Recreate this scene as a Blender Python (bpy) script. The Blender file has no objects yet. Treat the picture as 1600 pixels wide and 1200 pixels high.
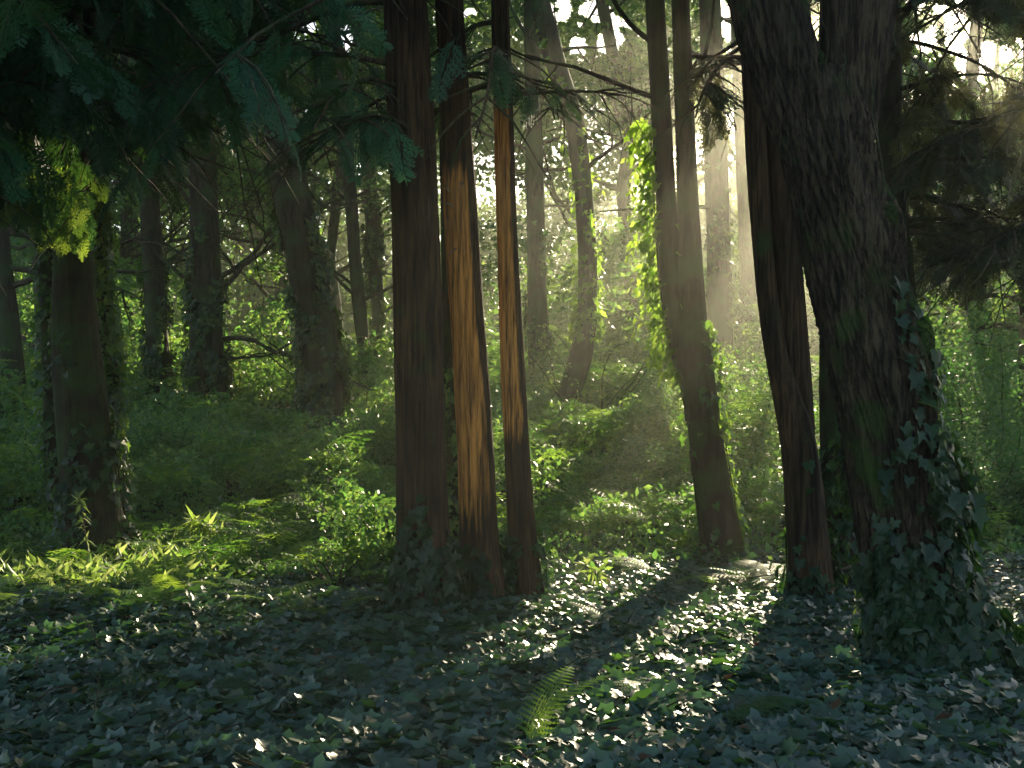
import bpy, math
import numpy as np
R = math.radians
sc = bpy.context.scene
COL = sc.collection
SUN_AZ, SUN_EL = 19.3, 19.0
FPX, CAMZ = 1715.0, 1.5

# ------------------------------------------------------------------ camera, sky, sun, exposure
cam = bpy.data.cameras.new('camera')
cam.sensor_width = 36; cam.lens = 36 * FPX / 1600
cam.clip_start = 0.05; cam.clip_end = 500
co = bpy.data.objects.new('camera', cam); COL.objects.link(co)
co.location = (0, 0, CAMZ); co.rotation_euler = (R(90), 0, 0)
sc.camera = co

world = bpy.data.worlds.new('World'); sc.world = world; world.use_nodes = True
wn = world.node_tree.nodes
sky = wn.new('ShaderNodeTexSky'); sky.sky_type = 'NISHITA'; sky.sun_disc = False
sky.sun_elevation = R(SUN_EL); sky.sun_rotation = R(SUN_AZ)
sky.air_density = 1.0; sky.dust_density = 1.5; sky.ozone_density = 1.0
world.node_tree.links.new(sky.outputs[0], wn['Background'].inputs[0])
wn['Background'].inputs[1].default_value = 0.09

sl = bpy.data.lights.new('sun', 'SUN'); sl.energy = 5.0; sl.angle = R(0.5); sl.color = (1.0, 0.85, 0.58)
so = bpy.data.objects.new('sun', sl); COL.objects.link(so)
so.rotation_euler = (R(90 - SUN_EL), 0, R(180 - SUN_AZ) + math.pi * 0)
SD = np.array([math.sin(R(SUN_AZ)) * math.cos(R(SUN_EL)), math.cos(R(SUN_AZ)) * math.cos(R(SUN_EL)), math.sin(R(SUN_EL))])
from mathutils import Vector
so.rotation_euler = Vector(tuple(SD)).to_track_quat('Z', 'Y').to_euler()

sc.view_settings.view_transform = 'Standard'; sc.view_settings.look = 'None'
sc.view_settings.gamma = 1.0; sc.view_settings.exposure = 1.75
cy = sc.cycles
cy.max_bounces = 5; cy.diffuse_bounces = 3; cy.glossy_bounces = 2; cy.transmission_bounces = 3
cy.volume_bounces = 1; cy.transparent_max_bounces = 4; cy.sample_clamp_indirect = 4.0
cy.use_denoising = True
cy.use_adaptive_sampling = False
sc.render.use_persistent_data = False

# ------------------------------------------------------------------ noise, mesh and placing helpers
rng = np.random.default_rng(7)

def _hash(ix, iy, iz, s):
    s = np.int64(s)
    h = (ix * 374761393 + iy * 668265263 + iz * 2147483647 * 3 + s * 974634777) & 0xffffffff
    h = ((h ^ (h >> 13)) * 1274126177) & 0xffffffff
    h = ((h ^ (h >> 16)) * 2246822519) & 0xffffffff
    return ((h ^ (h >> 15)) & 0xffff) / 65535.0

def vnoise(p, seed=0):
    p = np.asarray(p, float)
    i = np.floor(p).astype(np.int64); f = p - i; f = f * f * (3 - 2 * f)
    out = 0
    for dx in (0, 1):
        for dy in (0, 1):
            for dz in (0, 1):
                w = (f[..., 0] if dx else 1 - f[..., 0]) * (f[..., 1] if dy else 1 - f[..., 1]) * (f[..., 2] if dz else 1 - f[..., 2])
                out = out + w * _hash(i[..., 0] + dx, i[..., 1] + dy, i[..., 2] + dz, seed)
    return out * 2 - 1

def fbm(p, octv=3, seed=0):
    a, s, o = 1.0, 0.0, 0.0
    for k in range(octv):
        o = o + a * vnoise(np.asarray(p) * 2 ** k, seed + k); s += a; a *= 0.5
    return o / s

def P(px, py, D):
    return np.array([(px - 800) / FPX * D, D, CAMZ + (600 - py) / FPX * D])

def topx(V):
    V = np.asarray(V); D = np.maximum(V[:, 1], 0.1)
    return 800 + V[:, 0] / D * FPX, 600 - (V[:, 2] - CAMZ) / D * FPX

def sstep(a, b, x):
    t = np.clip((x - a) / (b - a), 0, 1); return t * t * (3 - 2 * t)

def ground_z(x, y):
    x = np.asarray(x, float); y = np.asarray(y, float)
    z = 1.1 * sstep(8.5, 24, y) + 0.03 * np.maximum(y - 24, 0) + 0.12 * np.maximum(y - 46, 0)
    q = np.stack([x * 0.5, y * 0.5, np.zeros_like(x)], -1)
    z = z + 0.07 * fbm(q, 3, 11)
    z = z + 0.10 * np.exp(-((x + 2.6) / 2.2) ** 2 - ((y - 7.0) / 0.8) ** 2)
    return z

class Geo:
    def __init__(s): s.V = []; s.F = []; s.M = []; s.T = []; s.n = 0
    def add(s, V, F, mat=0, tint=0.5):
        V = np.asarray(V, float).reshape(-1, 3)
        if not len(V): return
        F = np.asarray(F)
        s.V.append(V); s.F.append(F + s.n); s.M.append(np.full(len(F), mat, np.int32))
        s.T.append(np.broadcast_to(np.asarray(tint, float), (len(V),)).copy()); s.n += len(V)

def build(name, g, mats, parent=None, smooth=True):
    me = bpy.data.meshes.new(name)
    V = np.concatenate(g.V).astype(np.float32); T = np.concatenate(g.T).astype(np.float32)
    fl = np.concatenate([f.reshape(-1) for f in g.F]).astype(np.int32)
    ln = np.concatenate([np.full(len(f), f.shape[1], np.int32) for f in g.F])
    st = np.concatenate([[0], np.cumsum(ln)[:-1]]).astype(np.int32)
    mi = np.concatenate(g.M)
    if parent is not None: V = V - np.array(parent.location, np.float32)
    me.vertices.add(len(V)); me.vertices.foreach_set('co', V.ravel())
    me.loops.add(len(fl)); me.loops.foreach_set('vertex_index', fl)
    me.polygons.add(len(ln)); me.polygons.foreach_set('loop_start', st)
    me.polygons.foreach_set('material_index', mi)
    me.polygons.foreach_set('use_smooth', np.full(len(ln), smooth))
    at = me.attributes.new('tint', 'FLOAT', 'POINT'); at.data.foreach_set('value', T)
    for m in (mats if isinstance(mats, (list, tuple)) else [mats]): me.materials.append(m)
    me.update(calc_edges=True)
    o = bpy.data.objects.new(name, me); COL.objects.link(o)
    if parent is not None: o.parent = parent
    return o

def tag(o, label=None, cat=None, group=None, kind=None):
    if label: o['label'] = label
    if cat: o['category'] = cat
    if group: o['group'] = group
    if kind: o['kind'] = kind
    return o

def thing(name, loc, label, cat, group=None):
    o = bpy.data.objects.new(name, None); COL.objects.link(o)
    o.location = tuple(float(v) for v in loc); o.empty_display_size = 0.2
    return tag(o, label, cat, group)

def norm(v): return v / np.maximum(np.linalg.norm(v, axis=-1, keepdims=True), 1e-9)

def frames(nz, spin):
    """rotation matrices whose third column is nz, turned by spin"""
    nz = norm(nz); up = np.where(np.abs(nz[:, 2:3]) > 0.95, np.array([[1., 0, 0]]), np.array([[0, 0, 1.]]))
    a = norm(np.cross(up, nz)); b = np.cross(nz, a)
    c, s = np.cos(spin)[:, None], np.sin(spin)[:, None]
    return np.stack([a * c + b * s, b * c - a * s, nz], -1)

def frames_x(dx, up):
    """first column along dx, third near up"""
    dx = norm(dx); b = norm(np.cross(up, dx)); return np.stack([dx, b, np.cross(dx, b)], -1)

def scatter(g, tmpl, pos, rot, size, mat=0, tint=0.5, jit=None):
    TV, TF = tmpl
    if not len(pos): return
    size = np.broadcast_to(np.asarray(size, float), (len(pos),))
    V = np.einsum('nij,kj->nki', rot, TV) * size[:, None, None] + pos[:, None, :]
    F = (TF[None] + (np.arange(len(pos)) * len(TV))[:, None, None]).reshape(-1, TF.shape[1])
    tint = np.repeat(np.broadcast_to(np.asarray(tint, float), (len(pos),)), len(TV))
    g.add(V.reshape(-1, 3), F, mat, tint)

# ------------------------------------------------------------------ leaf shapes
def ivy_template(fold=0.12, seed=0):
    r = np.random.default_rng(seed)
    pts = [(-.02, 0), (-.22, .26), (-.10, .50), (.18, .36), (.42, .40), (.50, .20), (1.0, 0), (.50, -.20), (.42, -.40), (.18, -.36), (-.10, -.50), (-.22, -.26)]
    pts = np.array(pts) + r.normal(0, .025, (12, 2))
    c = np.array([[.28, 0.]])
    xy = np.concatenate([c, pts]) - np.array([[.3, 0]])
    z = fold * np.abs(xy[:, 1]) * 1.3 - 0.22 * xy[:, 0] ** 2 + r.normal(0, .015, 13)
    V = np.column_stack([xy, z]); n = 12
    F = np.array([[0, 1 + (k + 1) % n, 1 + k] for k in range(n)])
    F = F[:, ::-1]
    return V, F
IVY = [ivy_template(.15, 1), ivy_template(-.12, 2), ivy_template(.3, 3)]
LEAF = (np.array([[-.5, 0, 0], [-.1, .27, .05], [.5, 0, -.08], [-.1, -.27, .05], [0, 0, -.02]]), np.array([[0, 4, 1], [4, 2, 1], [0, 3, 4], [4, 3, 2]]))
LEAF2 = (np.array([[-.5, 0, 0], [-.05, .25, .06], [.5, 0, -.06], [-.05, -.25, .06]]), np.array([[0, 3, 2, 1]]))

def blade(V, F, T, a, b, w, up=np.array([0, 0, 1.])):
    """narrow leaf from a to b, width w at the middle"""
    a = np.asarray(a, float); b = np.asarray(b, float)
    d = b - a; s = np.cross(up, d); s = s / (np.linalg.norm(s) + 1e-9) * w * .5
    n = len(V); m = a + d * .45
    V += [a, m - s, b, m + s]; F.append([n, n + 1, n + 2, n + 3])

def spray_template(seed, pairs=9, sub=4):
    """flat drooping cypress spray, length 1 along +X"""
    r = np.random.default_rng(seed); V, F = [], []
    ax = lambda t: np.array([t, 0.05 * math.sin(3 * t + seed), -0.30 * t * t])
    pts = [ax(t) for t in np.linspace(0, 1, 6)]
    for a, b in zip(pts[:-1], pts[1:]): blade(V, F, None, a, b + (b - a) * .2, .025)
    for k in range(pairs):
        for sd in (-1, 1):
            t = .08 + .88 * (k + .5 * (sd > 0)) / pairs
            L = .46 * (1 - t) ** .6 * r.uniform(.75, 1.15) * min(1, .45 + 2.2 * t)
            ang = R(48 + r.uniform(-10, 10)) * sd
            o = ax(t); d = np.array([math.cos(ang), math.sin(ang), -.22 + r.uniform(-.15, .05)])
            tip = o + d * L + np.array([0, 0, -.12 * L])
            blade(V, F, None, o, tip, .035)
            for j in range(sub):
                u = (j + .8) / (sub + .6)
                for s2 in (-1, 1):
                    a2 = ang + s2 * R(42); l2 = L * .42 * (1.1 - u) + .02
                    q = o + (tip - o) * u
                    e = q + np.array([math.cos(a2), math.sin(a2), -.3 + r.uniform(-.1, .1)]) * l2
                    blade(V, F, None, q, e, .03)
    return np.array(V), np.array(F)
SPRAY = [spray_template(s) for s in (1, 2, 3)]
SPRAYLO = [spray_template(s, 6, 2) for s in (4, 5)]

def frond_template(seed, pairs=17, sub=6, arch=.35, wid=.17):
    r = np.random.default_rng(seed); V, F = [], []
    ax = lambda t: np.array([t, .03 * math.sin(2.5 * t + seed), arch * (t - 1.35 * t * t)])
    pts = [ax(t) for t in np.linspace(0, 1, 9)]
    for a, b in zip(pts[:-1], pts[1:]): blade(V, F, None, a, b + (b - a) * .2, .012)
    for k in range(pairs):
        t = .14 + .85 * k / pairs
        o = ax(t); tn = ax(t + .02) - ax(t - .02); tn /= np.linalg.norm(tn)
        L = wid * math.sin(math.pi * min(1, (t * .93 + .07)) ** .75) ** .8 * r.uniform(.9, 1.1) + .015
        for sd in (-1, 1):
            d = tn * .35 + np.array([0, sd, -.12 + r.uniform(-.06, .06)]); d /= np.linalg.norm(d)
            tip = o + d * L
            blade(V, F, None, o, tip, .02)
            for j in range(sub):
                u = (j + .5) / sub; q = o + (tip - o) * u; l2 = .030 * (1.2 - u)
                for s2 in (-1, 1):
                    e = q + (tn * s2 + d * .5) * l2
                    blade(V, F, None, q, e, .013)
    return np.array(V), np.array(F)
FROND = [frond_template(s, arch=a) for s, a in ((1, .3), (2, .45), (3, .2))]

# ------------------------------------------------------------------ materials
def newmat(name):
    m = bpy.data.materials.new(name); m.use_nodes = True
    n = m.node_tree.nodes; n.clear(); out = n.new('ShaderNodeOutputMaterial')
    return m, n, m.node_tree.links, out

def leaf_mat(name, stops, trans, tfac=.45, rough=.42, spec=.5):
    m, n, l, out = newmat(name)
    a = n.new('ShaderNodeAttribute'); a.attribute_name = 'tint'
    r1 = n.new('ShaderNodeValToRGB'); r2 = n.new('ShaderNodeValToRGB')
    for r, cs in ((r1, stops), (r2, trans)):
        e = r.color_ramp.elements
        while len(e) < len(cs): e.new(.5)
        for k, c in enumerate(cs):
            e[k].position = k / (len(cs) - 1); e[k].color = (*c, 1)
        l.new(a.outputs['Fac'], r.inputs[0])
    p = n.new('ShaderNodeBsdfPrincipled'); p.inputs['Roughness'].default_value = rough
    p.inputs['Specular IOR Level'].default_value = spec
    t = n.new('ShaderNodeBsdfTranslucent'); mx = n.new('ShaderNodeMixShader'); mx.inputs[0].default_value = tfac
    l.new(r1.outputs[0], p.inputs['Base Color']); l.new(r2.outputs[0], t.inputs[0])
    l.new(p.outputs[0], mx.inputs[1]); l.new(t.outputs[0], mx.inputs[2]); l.new(mx.outputs[0], out.inputs[0])
    return m

def bark_mat(name, c0, c1, moss=(.03, .06, .015), mossamt=.3, vs=.12, scale=26, painted_glow=None, bump=.6):
    m, n, l, out = newmat(name)
    tc = n.new('ShaderNodeTexCoord'); mp = n.new('ShaderNodeMapping'); mp.inputs['Scale'].default_value = (1, 1, vs)
    l.new(tc.outputs['Object'], mp.inputs[0])
    n1 = n.new('ShaderNodeTexNoise'); n1.inputs['Scale'].default_value = scale; n1.inputs['Detail'].default_value = 8; n1.inputs['Roughness'].default_value = .65; n1.inputs['Distortion'].default_value = .4
    l.new(mp.outputs[0], n1.inputs['Vector'])
    rp = n.new('ShaderNodeValToRGB'); e = rp.color_ramp.elements
    e[0].position = .41; e[0].color = (*c0, 1); e[1].position = .60; e[1].color = (*c1, 1)
    l.new(n1.outputs[0], rp.inputs[0])
    n2 = n.new('ShaderNodeTexNoise'); n2.inputs['Scale'].default_value = 3.1; n2.inputs['Detail'].default_value = 6
    l.new(tc.outputs['Object'], n2.inputs['Vector'])
    r2 = n.new('ShaderNodeValToRGB'); e = r2.color_ramp.elements
    e[0].position = .62 - .35 * mossamt; e[0].color = (0, 0, 0, 1); e[1].position = .75 - .2 * mossamt; e[1].color = (1, 1, 1, 1)
    l.new(n2.outputs[0], r2.inputs[0])
    col = rp.outputs[0]
    nw = n.new('ShaderNodeTexNoise'); nw.inputs['Scale'].default_value = 2.3; nw.inputs['Detail'].default_value = 5; nw.inputs['Roughness'].default_value = .6
    mw = n.new('ShaderNodeMapping'); mw.inputs['Scale'].default_value = (1.6, 1.6, .5); l.new(tc.outputs['Object'], mw.inputs[0]); l.new(mw.outputs[0], nw.inputs['Vector'])
    rw = n.new('ShaderNodeValToRGB'); e = rw.color_ramp.elements; e[0].position = .35; e[0].color = (.35, .35, .35, 1); e[1].position = .68; e[1].color = (1.25, 1.2, 1.1, 1)
    l.new(nw.outputs[0], rw.inputs[0]); ml = n.new('ShaderNodeMixRGB'); ml.blend_type = 'MULTIPLY'; ml.inputs[0].default_value = 1
    l.new(col, ml.inputs[1]); l.new(rw.outputs[0], ml.inputs[2]); col = ml.outputs[0]
    mm = n.new('ShaderNodeMixRGB'); mm.inputs[2].default_value = (*moss, 1)
    l.new(r2.outputs[0], mm.inputs[0]); l.new(col, mm.inputs[1]); col = mm.outputs[0]
    if painted_glow:  # orange light painted into the bark colour where tint is high
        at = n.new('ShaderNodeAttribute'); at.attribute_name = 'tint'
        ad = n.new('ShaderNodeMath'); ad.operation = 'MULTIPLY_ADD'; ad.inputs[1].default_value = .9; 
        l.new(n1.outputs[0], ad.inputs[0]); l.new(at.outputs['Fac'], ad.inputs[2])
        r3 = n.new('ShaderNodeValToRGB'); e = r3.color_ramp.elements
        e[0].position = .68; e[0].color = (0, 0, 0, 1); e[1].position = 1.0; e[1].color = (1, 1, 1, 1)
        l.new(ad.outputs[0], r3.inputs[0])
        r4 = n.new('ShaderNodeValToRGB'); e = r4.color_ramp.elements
        e[0].position = .36; e[0].color = (*painted_glow[0], 1); e[1].position = .6; e[1].color = (*painted_glow[1], 1)
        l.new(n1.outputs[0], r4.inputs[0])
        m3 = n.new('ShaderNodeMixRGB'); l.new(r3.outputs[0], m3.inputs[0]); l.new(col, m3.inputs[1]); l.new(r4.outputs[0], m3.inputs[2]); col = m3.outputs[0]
    p = n.new('ShaderNodeBsdfPrincipled'); p.inputs['Roughness'].default_value = .85; p.inputs['Specular IOR Level'].default_value = .25
    b = n.new('ShaderNodeBump'); b.inputs['Strength'].default_value = bump; b.inputs['Distance'].default_value = .03
    l.new(n1.outputs[0], b.inputs['Height']); l.new(b.outputs[0], p.inputs['Normal'])
    l.new(col, p.inputs['Base Color']); l.new(p.outputs[0], out.inputs[0])
    return m

M = {}
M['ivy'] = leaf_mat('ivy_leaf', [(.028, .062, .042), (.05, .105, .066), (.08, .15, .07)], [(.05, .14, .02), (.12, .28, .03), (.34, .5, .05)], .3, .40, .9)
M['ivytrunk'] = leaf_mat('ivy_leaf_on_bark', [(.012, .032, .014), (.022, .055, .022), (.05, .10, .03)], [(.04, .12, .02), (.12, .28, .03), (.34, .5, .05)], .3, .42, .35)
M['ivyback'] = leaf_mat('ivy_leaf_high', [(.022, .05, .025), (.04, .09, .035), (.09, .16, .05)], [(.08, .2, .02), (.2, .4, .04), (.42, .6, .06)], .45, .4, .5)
M['under'] = leaf_mat('undergrowth_leaf', [(.03, .08, .035), (.06, .15, .06), (.14, .25, .08)], [(.08, .22, .04), (.18, .4, .06), (.45, .6, .10)], .45, .4, .5)
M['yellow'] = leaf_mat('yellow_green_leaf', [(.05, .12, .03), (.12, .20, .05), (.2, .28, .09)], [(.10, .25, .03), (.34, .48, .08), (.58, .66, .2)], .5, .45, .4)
M['far'] = leaf_mat('wood_leaf', [(.03, .075, .028), (.055, .13, .04), (.09, .18, .05)], [(.09, .22, .04), (.2, .42, .06), (.4, .56, .09)], .45, .45, .4)
M['ivylit'] = leaf_mat('ivy_leaf_lit_colour', [(.06, .12, .03), (.09, .17, .035), (.13, .22, .05)], [(.35, .6, .05), (.5, .78, .07), (.65, .85, .12)], .6, .42, .4)  # lit copy of the ivy leaf, sunlight put into its colours
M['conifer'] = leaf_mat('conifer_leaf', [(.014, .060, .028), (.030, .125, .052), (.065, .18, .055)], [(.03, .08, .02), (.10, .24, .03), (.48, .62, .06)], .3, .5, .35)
M['conifer2'] = leaf_mat('conifer_leaf_brown', [(.010, .030, .014), (.016, .045, .02), (.035, .065, .018)], [(.06, .06, .02), (.12, .13, .03), (.3, .3, .05)], .35, .5, .35)
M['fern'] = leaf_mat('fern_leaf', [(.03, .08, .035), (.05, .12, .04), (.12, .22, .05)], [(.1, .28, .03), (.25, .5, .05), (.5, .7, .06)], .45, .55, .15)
M['cypress'] = bark_mat('cypress_bark', (.022, .014, .008), (.105, .064, .034), mossamt=.08, vs=.055, scale=46)
M['cypress_glow'] = bark_mat('cypress_bark_painted_glow', (.022, .014, .008), (.10, .056, .028), mossamt=.05, vs=.055, scale=46, painted_glow=((.10, .035, .010), (.66, .27, .055)))  # cypress bark with a painted orange glow
M['dark'] = bark_mat('dark_bark', (.014, .011, .007), (.055, .042, .026), mossamt=.5, vs=.12, scale=22)
M['old'] = bark_mat('old_flaky_bark', (.012, .009, .006), (.10, .075, .045), moss=(.035, .07, .012), mossamt=.16, vs=.09, scale=42, bump=1.0)
M['moss'] = bark_mat('moss', (.012, .02, .006), (.04, .065, .012), moss=(.03, .055, .01), mossamt=.6, vs=1, scale=60)
M['back'] = bark_mat('background_bark', (.025, .025, .015), (.085, .075, .045), moss=(.04, .07, .02), mossamt=.6, vs=.2, scale=18)
M['twig'] = bark_mat('twig_bark', (.03, .025, .015), (.11, .09, .055), mossamt=.4, vs=.5, scale=30)
M['deadwood'] = bark_mat('dead_wood', (.10, .08, .06), (.3, .25, .2), mossamt=.0, vs=.2, scale=30)
M['soil'] = bark_mat('soil', (.01, .008, .005), (.04, .03, .018), moss=(.012, .02, .008), mossamt=.5, vs=1, scale=8)

# ------------------------------------------------------------------ gaps where the sun comes through
SUNGAPS = []      # (point on the ray, radius, strength)
def gap(px, py, D, r, s=1.0): SUNGAPS.append((P(px, py, D), r, s))
def gapg(px, py, r, s=1.0):   # a point of the ground seen at px, py
    for D in np.arange(3.5, 34, .05):
        X = (px - 800) / FPX * D
        if 600 - (ground_z(X, D) - CAMZ) / D * FPX <= py: break
    SUNGAPS.append((np.array([X, D, float(ground_z(X, D))]), r, s))
for a in ((900, 985, .20), (960, 1010, .26), (1040, 1000, .28), (1120, 990, .28), (1190, 985, .24), (1000, 1045, .22), (1090, 1050, .24),
          (1170, 1035, .22), (840, 1030, .16), (1250, 1010, .2), (1290, 1060, .13), (1230, 950, .22), (1150, 955, .25), (880, 1065, .12),
          (20, 935, .40), (90, 920, .40), (160, 925, .34), (220, 900, .30), (-60, 930, .3), (240, 960, .13), (310, 970, .12), (380, 980, .13), (150, 885, .2),
          (430, 945, .2), (490, 955, .2), (550, 945, .2), (600, 945, .14),
          (400, 800, .3), (330, 850, .3), (690, 690, .4), (1250, 830, .5), (1180, 700, .8), (1230, 760, .5)): gapg(*a)
for a in ((940, 900, 8.0, .38), (960, 930, 7.9, .3), (330, 835, 9.5, .28), (850, 1140, 4.8, .16), (1010, 1130, 4.8, .13),
          (100, 320, 6.6, .33), (40, 330, 6.6, .34), (120, 370, 6.4, .2),
          (1020, 180, 9.2, .25), (1020, 270, 9.2, .26), (1015, 350, 9.2, .26), (1018, 430, 9.2, .26), (1032, 490, 9.2, .14),
          (740, 250, 7.25, .12), (750, 380, 7.25, .12), (757, 480, 7.25, .12), (765, 560, 7.25, .12), (775, 680, 7.25, .12),
          (1088, 150, 9.25, .16), (1095, 280, 9.25, .16), (1102, 400, 9.25, .16), (1112, 520, 9.25, .16),
          (810, 300, 7.4, .1), (815, 500, 7.4, .1), (1180, 60, 7.5, .16), (1180, 300, 7.5, .1),
          (945, 450, 17.5, .5), (900, 300, 17.5, .5), (890, 380, 17.5, .5), (930, 200, 17.5, .5),
          # openings that make the shafts of light
          (880, 840, 10.2, .55), (900, 800, 11.5, .6), (850, 800, 11.8, .5), (930, 790, 12.5, .6), (990, 760, 13.5, .6), (960, 850, 10.4, .4),
          (1080, 450, 8.6, .42), (1110, 350, 8.7, .42), (1130, 250, 9.0, .35),
          # brighter glades of the middle distance
          (250, 420, 30, 1.1), (520, 410, 30, 1.1), (340, 520, 25, .9), (120, 520, 25, .9),
          (300, 470, 28, 1.1), (610, 450, 29, 1.1), (500, 600, 22, .8), (150, 480, 28, 1.0), (270, 640, 20, .6), (390, 640, 19, .7), (580, 570, 23, .8), (700, 560, 24, .7), (760, 640, 20, .6), (830, 560, 23, .7),
          (400, 570, 22, 1.3), (470, 540, 24, 1.1), (330, 600, 23, .8), (200, 560, 24, 1.1), (560, 500, 26, 1.2), (430, 430, 29, 1.2), (620, 640, 19, .6),
          (1130, 330, 24, .6), (1190, 350, 24, .6), (1230, 420, 22, .8), (1000, 480, 22, .8), (840, 450, 24, .6),
          (1500, 400, 17, .7), (1560, 370, 17, .6), (60, 640, 20, .7)): gap(*a)

def carve(pos, extra=0.0, seed=3, mind=0.4):
    """True for points that keep clear of every sun opening"""
    keep = np.ones(len(pos), bool)
    for k, (q, r, s) in enumerate(SUNGAPS):
        d = pos - q; t = d @ SD
        perp = np.linalg.norm(d - t[:, None] * SD, axis=1)
        keep &= ~((t > mind) & (perp < r + extra))
    # the opening in the canopy straight towards the sun and beside it
    px, py = topx(pos); far = pos[:, 1] > 5.2
    ex = np.minimum(extra * .8 / np.maximum(pos[:, 1], 1) * FPX, 12)
    for (cx, cyy, rx, ry, a) in SKYHOLES:
        keep &= ~(far & ((((px - cx) / (rx + ex)) ** 2 + ((py - cyy) / (ry + ex)) ** 2 + 1.1 * vnoise(np.stack([px / 15, py / 15, pos[:, 1] * 0], -1), 5)) < a))
    return keep
# holes of the canopy given as directions from the clearing
SKYHOLES = [(1488, 42, 30, 38, 1), (1535, 92, 36, 28, 1), (1455, 62, 26, 14, .9), (1394, 6, 5, 5, 1), (1432, 2, 9, 7, 1), (1395, 115, 9, 8, 1), (1358, 205, 7, 12, 1),
            (928, 22, 26, 14, 1), (958, 65, 16, 22, 1), (880, 15, 14, 14, 1), (842, 70, 7, 12, 1), (905, 40, 10, 10, 1), (1130, 30, 14, 26, 1), (1152, 105, 14, 22, 1), (975, 35, 10, 8, 1), (735, 18, 14, 10, 1), (900, 72, 12, 10, 1),
            (1610, 75, 20, 12, .8), (1210, 0, 12, 10, 1), (545, 60, 8, 20, .8), (425, 60, 6, 8, 1), (480, 40, 6, 8, 1), (195, 90, 6, 6, 1), (1160, 190, 12, 40, .9)]

# ------------------------------------------------------------------ stems, limbs, ivy and crowns
def tube(g, pts, rad, seg=6, mat=0, tint=0.0, cap=True):
    pts = np.asarray(pts, float); rad = np.broadcast_to(np.asarray(rad, float), (len(pts),))
    d = norm(np.gradient(pts, axis=0)); up = np.array([0.13, 0.21, 1.0]) if abs(d[0][2]) < .9 else np.array([1., .2, .1])
    a = norm(np.cross(d, up)); b = np.cross(d, a)
    th = np.linspace(0, 2 * math.pi, seg, endpoint=False)
    V = pts[:, None] + rad[:, None, None] * (a[:, None] * np.cos(th)[None, :, None] + b[:, None] * np.sin(th)[None, :, None])
    n = len(pts); i = np.arange(n - 1)[:, None] * seg; j = np.arange(seg)[None]
    j2 = (j + 1) % seg
    F = np.stack([i + j, i + j2, i + seg + j2, i + seg + j], -1).reshape(-1, 4)
    g.add(V.reshape(-1, 3), F[:, ::-1], mat, tint)

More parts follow.
